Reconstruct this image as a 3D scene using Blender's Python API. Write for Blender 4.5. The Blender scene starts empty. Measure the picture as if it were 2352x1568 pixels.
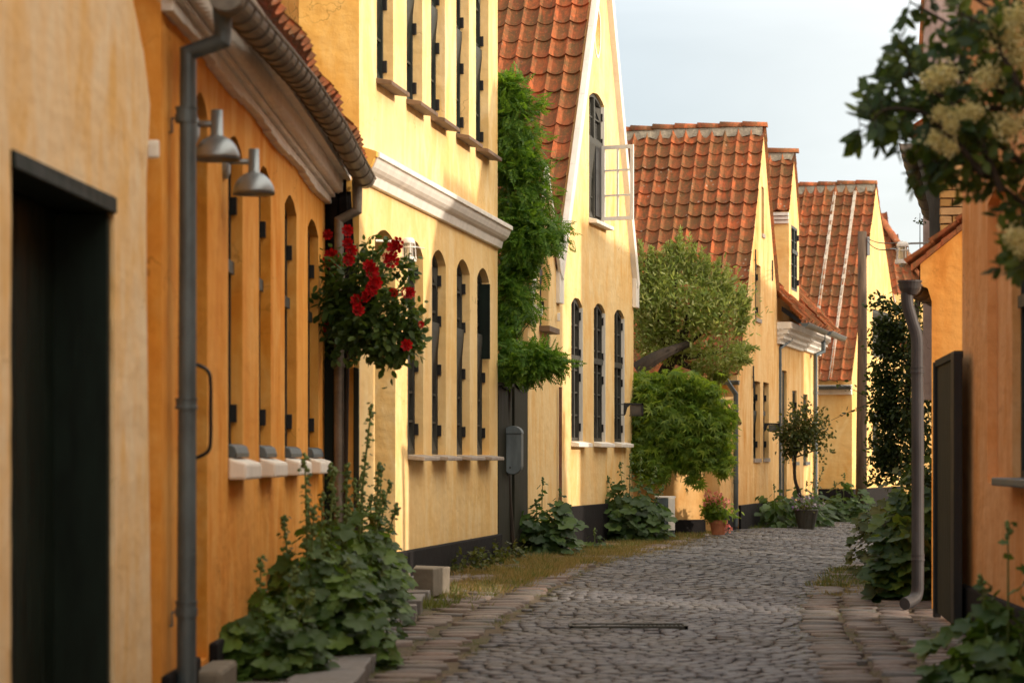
import bpy, math, random
import numpy as np
from math import sin, cos, pi, radians, sqrt, atan2, exp
from mathutils import Vector, Matrix, geometry

random.seed(7); rng = np.random.default_rng(7)
sc = bpy.context.scene
COL = sc.collection
F = 5553.0; CX = 1176.0; HY = 1050.0; EYE = 1.0      # measuring frame: focal length, centre, eye line, eye height
V = Vector
def P(vx, vy, Y): return V(((vx-CX)/F*Y, Y, EYE+(HY-vy)*Y/F))
def lerp(a, b, t): return a+(b-a)*t
def interp(x, pts):
    if x <= pts[0][0]: return pts[0][1]
    for (a, b), (c, d) in zip(pts, pts[1:]):
        if x <= c: return lerp(b, d, (x-a)/(c-a))
    return pts[-1][1]
GZ = [(12, 0.0), (15, .045), (18, .10), (21, .12), (25, .08), (30, .1), (36, .04), (41, 0.0)]
def gz(Y): return interp(Y, GZ)
def G(vx, vy):
    Y = 15.0
    for _ in range(40): Y = lerp(Y, (EYE-gz(Y))*F/(vy-HY), .6)
    return V(((vx-CX)/F*Y, Y, gz(Y)))

# ------------------------------------------------------------------ materials
def newmat(name):
    m = bpy.data.materials.new(name); m.use_nodes = True
    nt = m.node_tree; b = nt.nodes['Principled BSDF']; return m, nt, b
def N(nt, t, **k):
    n = nt.nodes.new(t)
    for a, v in k.items(): setattr(n, a, v)
    return n
def L(nt, a, b): nt.links.new(a, b)
def noise_n(nt, vec, scale, detail=4, rough=.6, dist=0):
    n = N(nt, 'ShaderNodeTexNoise'); n.inputs['Scale'].default_value = scale
    n.inputs['Detail'].default_value = detail; n.inputs['Roughness'].default_value = rough
    n.inputs['Distortion'].default_value = dist
    L(nt, vec, n.inputs['Vector']); return n.outputs['Fac']
def mapping(nt, scale=(1,1,1)):
    g = N(nt, 'ShaderNodeNewGeometry'); m = N(nt, 'ShaderNodeMapping'); m.inputs['Scale'].default_value = scale
    L(nt, g.outputs['Position'], m.inputs['Vector']); return m.outputs['Vector']
def ramp(nt, fac, stops):
    r = N(nt, 'ShaderNodeValToRGB'); e = r.color_ramp.elements
    e[0].position, e[0].color = stops[0][0], (*stops[0][1], 1)
    e[1].position, e[1].color = stops[1][0], (*stops[1][1], 1)
    for p, c in stops[2:]:
        x = e.new(p); x.color = (*c, 1)
    L(nt, fac, r.inputs['Fac']); return r.outputs['Color']
def mix(nt, fac, a, b, mode='MIX'):
    m = N(nt, 'ShaderNodeMix', data_type='RGBA', blend_type=mode)
    if isinstance(fac, (int, float)): m.inputs[0].default_value = fac
    else: L(nt, fac, m.inputs[0])
    for i, c in ((6, a), (7, b)):
        if isinstance(c, tuple): m.inputs[i].default_value = (*c[:3], 1)
        else: L(nt, c, m.inputs[i])
    return m.outputs[2]
def mrange(nt, v, a, b, c=0, d=1):
    m = N(nt, 'ShaderNodeMapRange'); m.inputs[1].default_value = a; m.inputs[2].default_value = b
    m.inputs[3].default_value = c; m.inputs[4].default_value = d; L(nt, v, m.inputs[0]); return m.outputs[0]
def bump(nt, b, h, strength=.3, dist=.01):
    n = N(nt, 'ShaderNodeBump'); n.inputs['Strength'].default_value = strength; n.inputs['Distance'].default_value = dist
    L(nt, h, n.inputs['Height']); L(nt, n.outputs[0], b.inputs['Normal'])
def madd(nt, a, k, b):
    m = N(nt, 'ShaderNodeMath', operation='MULTIPLY_ADD'); L(nt, a, m.inputs[0]); m.inputs[1].default_value = k; L(nt, b, m.inputs[2]); return m.outputs[0]

def plaster(name, base, light, dark, low=None, streak=1.0):
    m, nt, b = newmat(name)
    v1 = mapping(nt, (1, 1, .38)); v2 = mapping(nt)
    a = noise_n(nt, v1, 4.2, 6, .66, .6); c = noise_n(nt, v2, 1.1, 4, .6)
    col = ramp(nt, a, [(.36, dark), (.5, base), (.63, light)])
    col = mix(nt, mrange(nt, c, .38, .66, 0, .55), col, light)
    s = noise_n(nt, mapping(nt, (1, 1, .09)), 15, 4, .65)
    col = mix(nt, mrange(nt, s,   .58, .76, 0, .22*streak), col, dark)
    blot = noise_n(nt, v2, 2.7, 6, .7, .8)
    col = mix(nt, mrange(nt, blot, .58, .72, 0, .35), col, tuple(min(1, x*.82) for x in dark))
    vd = N(nt, 'ShaderNodeVectorMath', operation='ADD'); nzv = N(nt, 'ShaderNodeTexNoise'); nzv.inputs['Scale'].default_value = 2.2; nzv.inputs['Detail'].default_value = 5
    L(nt, v2, nzv.inputs['Vector']); L(nt, v2, vd.inputs[0]); L(nt, nzv.outputs['Color'], vd.inputs[1])
    vc = N(nt, 'ShaderNodeTexVoronoi', feature='DISTANCE_TO_EDGE'); vc.inputs['Scale'].default_value = 1.1; L(nt, vd.outputs[0], vc.inputs['Vector'])
    ck = N(nt, 'ShaderNodeMath', operation='MULTIPLY'); L(nt, mrange(nt, vc.outputs['Distance'], .006, .001), ck.inputs[0]); L(nt, mrange(nt, noise_n(nt, v2, .9, 3), .5, .6, 0, .55), ck.inputs[1])
    col = mix(nt, ck.outputs[0], col, tuple(x*.4 for x in dark))
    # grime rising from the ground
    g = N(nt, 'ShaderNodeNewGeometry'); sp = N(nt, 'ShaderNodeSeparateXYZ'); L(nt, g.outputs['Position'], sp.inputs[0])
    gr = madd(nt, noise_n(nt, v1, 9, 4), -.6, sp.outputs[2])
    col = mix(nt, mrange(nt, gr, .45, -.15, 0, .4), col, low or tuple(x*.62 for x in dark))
    L(nt, col, b.inputs['Base Color']); b.inputs['Roughness'].default_value = .93
    b.inputs['Specular IOR Level'].default_value = .2
    h = madd(nt, noise_n(nt, v2, 60, 5, .65), .25, noise_n(nt, v2, 9, 3, .5))
    h = madd(nt, noise_n(nt, mapping(nt, (1, 1, 2.2)), 3.2, 2), 1.6, h)
    bump(nt, b, h, .55, .012)
    return m
def paint(name, base, var=.25, rough=.6, scale=14, bumps=.15, metal=0.0, grain=(1,1,.2), light=None, spec=.4):
    m, nt, b = newmat(name)
    a = noise_n(nt, mapping(nt, grain), scale, 5, .65, .2)
    d = tuple(x*(1-var) for x in base); l = light or tuple(min(1, x*(1+var)) for x in base)
    col = ramp(nt, a, [(.35, d), (.52, base), (.7, l)])
    L(nt, col, b.inputs['Base Color']); b.inputs['Metallic'].default_value = metal
    L(nt, mrange(nt, a, .3, .7, rough-.08, min(1, rough+.12)), b.inputs['Roughness'])
    b.inputs['Specular IOR Level'].default_value = spec
    bump(nt, b, noise_n(nt, mapping(nt, grain), scale*4, 4), bumps, .004)
    return m
def tilemat(name, dull=0.0, lich=1.0):
    m, nt, b = newmat(name)
    g = N(nt, 'ShaderNodeNewGeometry')
    col = ramp(nt, g.outputs['Random Per Island'], [(0, (.25, .062, .028)), (.35, (.42, .095, .032)), (.7, (.54, .135, .045)), (1, (.34, .085, .035))])
    v2 = mapping(nt)
    w = noise_n(nt, mapping(nt, (1, 1, .6)), 9, 5, .7, .4)
    col = mix(nt, mrange(nt, w, .40, .62, 0, .82), col, (.115, .062, .03))
    st = noise_n(nt, mapping(nt, (1, .35, .3)), 17, 4, .65, .3)
    col = mix(nt, mrange(nt, st, .45, .6, 0, .6), col, (.13, .085, .035))
    gv = noise_n(nt, v2, 1.3, 4, .6, .3)
    col = mix(nt, mrange(nt, gv, .40, .62, 0, .55), col, (.14, .09, .035))
    gr = noise_n(nt, v2, 34, 4, .7)
    col = mix(nt, mrange(nt, gr, .52, .72, 0, .5), col, (.62, .17, .06))
    vo = N(nt, 'ShaderNodeTexVoronoi'); vo.inputs['Scale'].default_value = 13; vo.inputs['Randomness'].default_value = 1
    L(nt, v2, vo.inputs['Vector'])
    spot = mrange(nt, vo.outputs['Distance'], .22, .14)
    vz = N(nt, 'ShaderNodeMath', operation='MULTIPLY'); L(nt, spot, vz.inputs[0])
    L(nt, mrange(nt, noise_n(nt, v2, 2.3, 3), .52, .62, 0, .75*lich), vz.inputs[1])
    col = mix(nt, vz.outputs[0], col, (.42, .34, .27))
    col = mix(nt, mrange(nt, noise_n(nt, v2, 5.1, 3, .7, 1), .69, .74, 0, .7*lich), col, (.55, .24, .02))
    L(nt, col, b.inputs['Base Color']); b.inputs['Roughness'].default_value = .82
    b.inputs['Specular IOR Level'].default_value = .25
    bump(nt, b, noise_n(nt, v2, 70, 4, .7), .35, .006)
    return m
def leafmat(name, a, bcol, c, trans=.35, rough=.5):
    m, nt, b = newmat(name)
    g = N(nt, 'ShaderNodeNewGeometry')
    col = ramp(nt, g.outputs['Random Per Island'], [(0, a), (.5, bcol), (1, c)])
    cl = noise_n(nt, mapping(nt), 7, 3)
    col = mix(nt, mrange(nt, cl, .35, .65, 0, .45), col, a)
    L(nt, col, b.inputs['Base Color']); b.inputs['Roughness'].default_value = rough
    b.inputs['Specular IOR Level'].default_value = .35
    t = N(nt, 'ShaderNodeBsdfTranslucent'); mx = N(nt, 'ShaderNodeMixShader'); mx.inputs[0].default_value = trans
    tc = mix(nt, .5, col, (c[0]*1.5, c[1]*1.5, c[2]*.6)); L(nt, tc, t.inputs['Color'])
    out = nt.nodes['Material Output']
    L(nt, b.outputs[0], mx.inputs[1]); L(nt, t.outputs[0], mx.inputs[2]); L(nt, mx.outputs[0], out.inputs['Surface'])
    bump(nt, b, noise_n(nt, mapping(nt), 120, 2), .2, .003)
    return m
def stonemat(name, cols, moss=.3, rough=.75):
    m, nt, b = newmat(name)
    g = N(nt, 'ShaderNodeNewGeometry')
    n = len(cols)-1
    col = ramp(nt, g.outputs['Random Per Island'], [(i/n, c) for i, c in enumerate(cols)])
    v2 = mapping(nt)
    col = mix(nt, mrange(nt, noise_n(nt, v2, 45, 5, .7), .4, .7, 0, .45), col, tuple(x*1.5 for x in cols[0]))
    col = mix(nt, mrange(nt, noise_n(nt, v2, 1.5, 4, .6), .45, .7, 0, moss), col, (.105, .085, .045))
    L(nt, col, b.inputs['Base Color'])
    L(nt, mrange(nt, noise_n(nt, v2, 18, 3), .3, .7, rough-.2, rough+.12), b.inputs['Roughness'])
    bump(nt, b, noise_n(nt, v2, 60, 5, .7), .5, .008)
    return m

M = {}
M['plA'] = plaster('limewash_sand', (.83, .60, .33), (.86, .71, .49), (.80, .47, .13))
M['plB'] = plaster('limewash_orange', (.78, .33, .05), (.84, .44, .12), (.70, .24, .022))
M['plC'] = plaster('limewash_yellow', (.84, .58, .25), (.88, .67, .36), (.82, .52, .19), streak=.4)
M['plC_shade'] = plaster('limewash_yellow_shade', (.80, .46, .11), (.84, .54, .17), (.72, .38, .07), streak=.3)  # deeper copy of the yellow limewash, side wall's shade put into the colour
M['plD'] = plaster('limewash_cream', (.84, .58, .26), (.88, .67, .36), (.81, .48, .16))
M['plE'] = plaster('limewash_peach', (.80, .49, .19), (.86, .60, .30), (.72, .35, .09))
M['plG'] = plaster('limewash_butter', (.80, .52, .19), (.86, .62, .28), (.75, .42, .12), streak=.3)
M['plR'] = plaster('limewash_terracotta', (.72, .34, .12), (.78, .43, .2), (.66, .27, .07))
M['plR2'] = plaster('limewash_amber', (.72, .33, .07), (.76, .40, .11), (.62, .24, .04))
M['mauve'] = plaster('limewash_mauve', (.42, .32, .30), (.5, .4, .38), (.33, .24, .22))
M['tan'] = plaster('limewash_tan', (.72, .38, .12), (.78, .48, .2), (.66, .3, .08))
M['white'] = paint('white_limewash', (.78, .75, .70), .1, .8, 8, .4)
M['whitew'] = paint('white_paint', (.8, .78, .74), .08, .5, 20, .1)
M['black'] = paint('tar_black', (.011, .010, .011), .35, .8, 10, .8, grain=(1,1,1), spec=.15)
M['green'] = paint('dark_green_paint', (.006, .013, .010), .4, .55, 18, .2, spec=.2)
M['frame'] = paint('grey_green_paint', (.022, .03, .028), .3, .5, 18, .2)
M['framed'] = paint('weathered_dark_paint', (.05, .05, .042), .45, .6, 22, .5)
M['gate'] = paint('brown_green_paint', (.026, .027, .018), .3, .7, 16, .3, spec=.2)
M['zinc'] = paint('grey_zinc', (.105, .135, .155), .3, .45, 9, .15, metal=.35, grain=(1,1,.35))
M['zinc_shade'] = paint('grey_zinc_shade', (.055, .055, .06), .3, .6, 9, .15, metal=.1, grain=(1,1,.35))  # zinc darkened: shade put into the colour of the right hopper and downpipe
M['zincw'] = paint('weathered_zinc', (.19, .17, .145), .35, .5, 9, .2, metal=.3, grain=(1,1,1))
M['steel'] = paint('brushed_steel', (.30, .34, .37), .15, .38, 12, .1, metal=.6)
M['iron'] = paint('black_iron', (.012, .012, .013), .3, .5, 20, .2)
M['tile'] = tilemat('clay_pantile'); M['tileg'] = tilemat('clay_pantile_worn', .6, .8); M['tiled'] = tilemat('clay_pantile_clean', .2, .25)
M['mortar'] = paint('mortar', (.34, .29, .22), .3, .9, 30, .9, grain=(1,1,1))
M['mortarl'] = paint('pale_mortar', (.62, .54, .44), .2, .9, 30, .9, grain=(1,1,1))
M['sillb'] = paint('brown_sill_tile', (.15, .095, .06), .35, .65, 12, .4, grain=(1,1,1))
M['sillg'] = paint('grey_sill', (.36, .31, .27), .2, .8, 14, .4, grain=(1,1,1))
M['wood'] = paint('pole_wood', (.12, .085, .06), .45, .85, 16, .9, grain=(1,1,.12))
M['concrete'] = paint('concrete', (.17, .15, .12), .2, .9, 12, .7, grain=(1,1,1))
M['bark'] = paint('bark', (.03, .022, .016), .4, .9, 20, .9, grain=(1,1,.3))
M['stemg'] = paint('green_stem', (.10, .15, .04), .3, .6, 20, .2)
M['terra'] = paint('terracotta', (.42, .16, .08), .2, .8, 14, .4, grain=(1,1,1))
M['rust'] = paint('brown_clay', (.16, .075, .045), .3, .7, 14, .4, grain=(1,1,1))
M['soil'] = paint('soil', (.05, .035, .022), .4, .95, 30, .9, grain=(1,1,1))
M['red'] = leafmat('red_petal', (.26, .001, .004), (.44, .003, .007), (.58, .008, .012), .15, .6)
M['pink'] = leafmat('pink_petal', (.75, .2, .22), (.85, .32, .32), (.9, .45, .42), .2, .6)
M['violet'] = leafmat('violet_petal', (.12, .06, .2), (.2, .1, .32), (.7, .65, .75), .2, .6)
M['cream'] = leafmat('cream_blossom', (.55, .48, .22), (.72, .66, .36), (.82, .78, .5), .25, .7)
M['leafH'] = leafmat('hollyhock_leaf', (.020, .05, .012), (.05, .105, .02), (.13, .22, .038))
M['leafB'] = leafmat('far_bush_leaf', (.022, .055, .018), (.05, .10, .028), (.12, .20, .05))
M['leafR'] = leafmat('rose_leaf', (.022, .05, .012), (.05, .10, .02), (.12, .18, .04))
M['leafW'] = leafmat('wisteria_leaf', (.03, .10, .012), (.085, .20, .022), (.2, .34, .04), .45)
M['leafT'] = leafmat('orchard_leaf', (.08, .15, .025), (.20, .29, .06), (.52, .54, .28), .5)
M['leafC'] = leafmat('creeper_leaf', (.05, .12, .014), (.14, .25, .03), (.32, .42, .06), .5)
M['leafS'] = leafmat('shrub_leaf', (.03, .045, .012), (.055, .09, .02), (.14, .14, .035), .35)
M['leafD'] = leafmat('dark_leaf', (.014, .03, .010), (.032, .058, .016), (.09, .12, .025), .35)
M['leafE'] = leafmat('elder_leaf', (.014, .04, .014), (.03, .075, .022), (.14, .2, .03), .4)
M['grass'] = leafmat('grass_blade', (.05, .085, .02), (.10, .14, .03), (.2, .2, .06), .3)
M['straw'] = leafmat('dry_grass_blade', (.22, .15, .055), (.36, .25, .10), (.2, .19, .06), .3)
M['setts'] = stonemat('granite_setts', [(.075, .077, .09), (.095, .096, .11), (.12, .117, .125), (.085, .083, .09)], .4, .6)
M['cobble'] = stonemat('field_cobbles', [(.09, .08, .075), (.15, .11, .095), (.19, .155, .14), (.095, .10, .105), (.165, .11, .09), (.12, .12, .125)], .35)
M['slab'] = stonemat('kerb_granite', [(.13, .13, .135), (.19, .18, .175), (.16, .15, .15)], .3)
def glassmat():
    m, nt, b = newmat('window_glass')
    a = noise_n(nt, mapping(nt), 3, 2)
    L(nt, ramp(nt, a, [(.35, (.03, .033, .033)), (.65, (.13, .135, .13))]), b.inputs['Base Color'])
    b.inputs['Roughness'].default_value = .06; b.inputs['Specular IOR Level'].default_value = .8
    bump(nt, b, noise_n(nt, mapping(nt), 9, 2), .1, .003)
    return m
M['glass'] = glassmat()
def lampglass():
    m, nt, b = newmat('lamp_glass'); b.inputs['Base Color'].default_value = (.75, .72, .62, 1)
    b.inputs['Roughness'].default_value = .12; b.inputs['Transmission Weight'].default_value = .7; return m
M['lglass'] = lampglass()
def brickmat():
    m, nt, b = newmat('yellow_brick')
    g = N(nt, 'ShaderNodeNewGeometry')
    col = ramp(nt, g.outputs['Random Per Island'], [(0, (.50, .27, .08)), (.5, (.62, .36, .12)), (1, (.68, .42, .2))])
    L(nt, mix(nt, mrange(nt, noise_n(nt, mapping(nt), 25, 4), .4, .7, 0, .4), col, (.42, .2, .07)), b.inputs['Base Color'])
    b.inputs['Roughness'].default_value = .85; bump(nt, b, noise_n(nt, mapping(nt), 80, 3), .4, .004); return m
M['brick'] = brickmat()
def dirtmat():
    m, nt, b = newmat('sandy_ground')
    v = mapping(nt)
    col = ramp(nt, noise_n(nt, v, 6, 6, .7), [(.3, (.05, .04, .028)), (.5, (.105, .08, .052)), (.7, (.16, .125, .08))])
    col = mix(nt, mrange(nt, noise_n(nt, v, 1.6, 4, .6, .4), .5, .66, 0, .55), col, (.05, .065, .02))
    L(nt, col, b.inputs['Base Color']); b.inputs['Roughness'].default_value = .95
    bump(nt, b, noise_n(nt, v, 40, 5, .7), .7, .015); return m
M['dirt'] = dirtmat()

# ------------------------------------------------------------------ mesh building
class MB:
    def __init__(s): s.v = []; s.f = []
    def add(s, vs, fs):
        o = len(s.v); s.v.extend([tuple(p) for p in vs]); s.f.extend([tuple(i+o for i in f) for f in fs])
    def hexa(s, p):       # 8 points: bottom 4, top 4
        s.add(p, [(3,2,1,0),(4,5,6,7),(0,1,5,4),(1,2,6,5),(2,3,7,6),(3,0,4,7)])
    def box(s, c, sx, sy, sz, rz=0, jit=0):
        c = V(c); a = V((cos(rz), sin(rz), 0)); b = V((-sin(rz), cos(rz), 0)); k = V((0,0,1))
        p = [c+a*(i*sx/2)+b*(j*sy/2)+k*(h*sz/2) for h in (-1,1) for i, j in ((-1,-1),(1,-1),(1,1),(-1,1))]
        if jit: p = [q+V([random.uniform(-jit, jit) for _ in range(3)]) for q in p]
        s.hexa(p)
    def tube(s, pts, r, n=10, cap=True, open_half=False):
        pts = [V(p) for p in pts]; rs = r if isinstance(r, (list, tuple)) else [r]*len(pts)
        rings = []; up = None
        for i, p in enumerate(pts):
            if i == 0: t = pts[1]-p
            elif i == len(pts)-1: t = p-pts[i-1]
            else: t = (pts[i+1]-p).normalized()+(p-pts[i-1]).normalized()
            if t.length < 1e-6: t = V((0,0,1))
            t.normalize()
            if up is None:
                a = V((1,0,0)) if abs(t.x) < .8 else V((0,1,0))
                up = a-t*a.dot(t)
            else: up = up-t*up.dot(t)
            up.normalize(); b = t.cross(up)
            k = 1.0
            if 0 < i < len(pts)-1:
                c = max(.5, sqrt(max(0, (1+(pts[i+1]-p).normalized().dot((p-pts[i-1]).normalized()))/2)))
            rings.append([p+(up*cos(2*pi*j/n)+b*sin(2*pi*j/n))*rs[i] for j in range(n)])
        vs = [q for R in rings for q in R]; fs = []
        for i in range(len(rings)-1):
            for j in range(n):
                fs.append((i*n+j, i*n+(j+1)%n, (i+1)*n+(j+1)%n, (i+1)*n+j))
        if cap: fs.append(tuple(reversed(range(n)))); fs.append(tuple(range((len(rings)-1)*n, len(rings)*n)))
        s.add(vs, fs)
    def lathe(s, c, prof, n=24, ax=None):
        c = V(c); vs = []; fs = []
        for r, z in prof:
            for j in range(n): vs.append(c+V((r*cos(2*pi*j/n), r*sin(2*pi*j/n), z)))
        for i in range(len(prof)-1):
            for j in range(n): fs.append((i*n+j, i*n+(j+1)%n, (i+1)*n+(j+1)%n, (i+1)*n+j))
        s.add(vs, fs)
    def prism(s, poly, d):   # poly 3-D points, extruded by vector d
        n = len(poly); vs = [V(p) for p in poly]+[V(p)+d for p in poly]
        fs = [tuple(range(n)), tuple(reversed(range(n, 2*n)))]+[(i, i+n, (i+1)%n+n, (i+1)%n) for i in range(n)]
        s.add(vs, fs)
    def build(s, name, mat, parent=None, smooth=False, bevel=0):
        off = V((0,0,0)); q = parent
        while q is not None: off += q.location; q = q.parent
        me = bpy.data.meshes.new(name); me.from_pydata([(x-off.x, y-off.y, z-off.z) for x, y, z in s.v], [], s.f)
        me.materials.append(M[mat] if isinstance(mat, str) else mat); me.validate()
        if smooth: me.polygons.foreach_set('use_smooth', [True]*len(me.polygons))
        o = bpy.data.objects.new(name, me); COL.objects.link(o); o.parent = parent
        if bevel:
            bv = o.modifiers.new('bevel', 'BEVEL'); bv.width = bevel; bv.segments = 2; bv.limit_method = 'ANGLE'
        return o
def tag(o, label=None, cat=None, group=None, kind=None):
    if label: o['label'] = label
    if cat: o['category'] = cat
    if group: o['group'] = group
    if kind: o['kind'] = kind
    return o
def thing(name, loc, label, cat, group=None):
    o = bpy.data.objects.new(name, None); COL.objects.link(o); o.location = V(loc); o.empty_display_size = .1
    return tag(o, label, cat, group)

class Wall:
    def __init__(s, x0, y0, x1, y1, side=1):     # side 1: street to the right when walking from p0 to p1
        s.p0 = V((x0, y0, 0)); s.p1 = V((x1, y1, 0)); d = s.p1-s.p0; s.len = d.length; s.d = d.normalized()
        s.n = V((s.d.y, -s.d.x, 0))*side; s.side = side
    def Y(s, vx):
        k = (vx-CX)/F; m = s.d
        return (m.y*s.p0.x-m.x*s.p0.y)/(m.y*k-m.x) if abs(m.y*k-m.x) > 1e-9 else s.p0.y
    def u(s, vx):
        Y = s.Y(vx); X = (vx-CX)/F*Y; return (V((X, Y, 0))-s.p0).dot(s.d)
    def z(s, vx, vy): return EYE+(HY-vy)*s.Y(vx)/F
    def P(s, u, z, d=0): return s.p0+s.d*u+s.n*d+V((0, 0, z))
def line_wall(vx0, vx1, xr, yr, slope, side=1):
    def sol(vx):
        k = (vx-CX)/F; Y = (xr-slope*yr)/(k-slope); return k*Y, Y
    a = sol(vx0); b = sol(vx1); return Wall(a[0], a[1], b[0], b[1], side)
def wbox(mb, W, u0, u1, z0, z1, d0, d1, jit=0):
    p = [W.P(u0,z0,d0), W.P(u1,z0,d0), W.P(u1,z0,d1), W.P(u0,z0,d1), W.P(u0,z1,d0), W.P(u1,z1,d0), W.P(u1,z1,d1), W.P(u0,z1,d1)]
    if jit: p = [q+V([random.uniform(-jit, jit) for _ in range(3)]) for q in p]
    mb.hexa(p)
def arch(u0, u1, z0, z1, rise=0, jit=0, n=8, step=.16):
    """closed contour, counter clockwise from lower left"""
    pts = [(u0, z0), (u1, z0)]
    k = max(2, int((z1-rise-z0)/step))
    for i in range(1, k): pts.append((u1, lerp(z0, z1-rise, i/k)))
    if rise > 0:
        w = (u1-u0)/2; R = (w*w+rise*rise)/(2*rise); a0 = math.asin(min(1, w/R)); cz = z1-R
        for i in range(n+1):
            a = a0-2*a0*i/n; pts.append(((u0+u1)/2+R*sin(a), cz+R*cos(a)))
    else: pts += [(u1, z1), (lerp(u1, u0, .5), z1), (u0, z1)]
    for i in range(k-1, 0, -1): pts.append((u0, lerp(z0, z1-rise, i/k)))
    if jit: pts = [(a+random.uniform(-jit, jit), b+random.uniform(-jit, jit)) for a, b in pts]
    return pts
def facade(mb, W, outline, holes, d=0):
    """holes: list of (contour, depth)"""
    loops = [outline]+[h for h, _ in holes]
    tri = geometry.tessellate_polygon([[V((a, b, 0)) for a, b in lp] for lp in loops])
    flat = [p for lp in loops for p in lp]
    mb.add([W.P(a, b, d) for a, b in flat], tri)
    for h, dep in holes:
        n = len(h); mb.add([W.P(a, b, d) for a, b in h]+[W.P(a, b, d-dep) for a, b in h], [(i, (i+1)%n, (i+1)%n+n, i+n) for i in range(n)])
def subdiv(pts, step=.35, jit=.004):
    out = []
    for a, b in zip(pts, pts[1:]+pts[:1]):
        n = max(1, int(math.dist(a, b)/step))
        for i in range(n): 
            j = jit if i else 0
            out.append((lerp(a[0], b[0], i/n)+random.uniform(-j, j), lerp(a[1], b[1], i/n)+random.uniform(-j, j)))
    return out
def body(mb, W, outline_pts, depth):
    """side, back and top faces behind a facade outline (list in order)"""
    n = len(outline_pts); f = [W.P(a, b, 0) for a, b in outline_pts]; k = [W.P(a, b, -depth) for a, b in outline_pts]
    mb.add(f+k, [(i, (i+1)%n, (i+1)%n+n, i+n) for i in range(n)]+[tuple(range(n, 2*n))])
def window(W, u0, u1, z0, z1, rise, depth, parent, mat='frame', cols=2, rows=4, fw=.035, split=.4, hinge=(.12, .45, .62, .9), hd=.03, glass='glass', side=1, rowz=None):
    mb = MB(); a = arch(u0, u1, z0, z1, rise); b = arch(u0+fw, u1-fw, z0+fw, z1-fw, max(0, rise*.85)); n = len(a)
    D0 = -depth+.028; D1 = -depth-.03
    mb.add([W.P(x, z, D0) for x, z in a]+[W.P(x, z, D0) for x, z in b]+[W.P(x, z, D1) for x, z in b],
           [(i, (i+1)%n, (i+1)%n+n, i+n) for i in range(n)]+[(i+n, (i+1)%n+n, (i+1)%n+2*n, i+2*n) for i in range(n)])
    zt = lerp(z1, z0, split)
    zz = z1-rise-fw
    wbox(mb, W, u0+fw, u1-fw, zt-.03, zt+.03, D1, D0+.02)
    um = (u0+u1)/2
    wbox(mb, W, um-.022, um+.022, z0+fw, zt-.03, D1, D0+.008)
    wbox(mb, W, um-.022, um+.022, zt+.03, z1-fw-.005, D1, D0+.007)
    for k in range(1, cols):
        if abs(k/cols-.5) < .01: continue
        x = lerp(u0+fw, u1-fw, k/cols); wbox(mb, W, x-.008, x+.008, z0+fw, z1-rise-fw+.01, D1+.004, D0-.012)
    for k in range(1, rows):
        z = lerp(z0+fw, z1-fw, k/rows)
        if abs(z-zt) > .05: wbox(mb, W, u0+fw, u1-fw, z-.009, z+.009, D1+.002, D0-.010)
    w = mb.build('window', mat, parent)
    g = MB(); c = arch(u0+.01, u1-.01, z0+.01, z1-.01, max(0, rise*.95)); g.add([W.P(x, z, -depth-.012) for x, z in c], [tuple(range(len(c)))])
    g.build('pane', glass, w)
    for t in hinge:
        h = MB(); z = lerp(z0, z1, t); ue = u1-.02 if side > 0 else u0+.02
        wbox(h, W, ue-.012, ue+.012, z-.042, z+.042, D0, D0+hd); h.build('hinge', 'iron', w, bevel=.003)
    return w
def half_gutter(pts, r=.06, n=10, th=.004, strips=0):
    mb = MB(); pts = [V(p) for p in pts]; t = (pts[-1]-pts[0]).normalized(); side = t.cross(V((0,0,1))).normalized()
    prof = [(cos(a)*r, -sin(a)*r) for a in [pi*i/n for i in range(n+1)]]
    prof2 = [(x*.93, z*.93) for x, z in reversed(prof)]
    pr = prof+prof2; m = len(pr)
    vs = [p+side*x+V((0,0,z)) for p in pts for x, z in pr]
    fs = [(i*m+j, i*m+(j+1)%m, (i+1)*m+(j+1)%m, (i+1)*m+j) for i in range(len(pts)-1) for j in range(m)]
    fs.append(tuple(range(n, -1, -1))); fs.append(tuple(range((len(pts)-1)*m, (len(pts)-1)*m+n+1)))
    mb.add(vs, fs)
    L_ = (pts[-1]-pts[0]).length
    for i in range(strips):
        p = pts[0].lerp(pts[-1], (i+.5)/strips)
        if len(pts) > 2:
            s = (i+.5)/strips*(len(pts)-1); k = min(len(pts)-2, int(s)); p = pts[k].lerp(pts[k+1], s-k)
        ring = [p+side*(cos(a)*(r+.004))+V((0,0,-sin(a)*(r+.004))) for a in [pi*j/12 for j in range(13)]]
        mb.tube(ring, .0045, 5)
    mb.tube([pts[0]+side*r, pts[-1]+side*r] if len(pts) == 2 else [p+side*r for p in pts], .009, 6)
    mb.tube([p-side*r for p in pts], .007, 6)
    return mb
def pipe(pts, r, bands=(), smoothn=0):
    mb = MB(); mb.tube(pts, r, 16)
    for p in bands: mb.lathe(V(p)+V((0,0,-.02)), [(r, 0), (r+.005, 0), (r+.005, .012), (r+.002, .014), (r+.002, .034), (r+.005, .036), (r+.005, .042), (r, .042)], 16)
    return mb
def curve_pts(a, b, c, n=6):
    a, b, c = V(a), V(b), V(c)
    return [a*(1-t)**2+b*2*t*(1-t)+c*t*t for t in [i/n for i in range(n+1)]]
def bezier(pts, n=8):
    """Catmull-Rom through points"""
    pts = [V(p) for p in pts]; out = []
    for i in range(len(pts)-1):
        p0 = pts[max(0, i-1)]; p1 = pts[i]; p2 = pts[i+1]; p3 = pts[min(len(pts)-1, i+2)]
        for k in range(n):
            t = k/n; out.append(.5*((2*p1)+(p2-p0)*t+(2*p0-5*p1+4*p2-p3)*t*t+(3*p1-p0-3*p2+p3)*t**3))
    out.append(pts[-1]); return out

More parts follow.
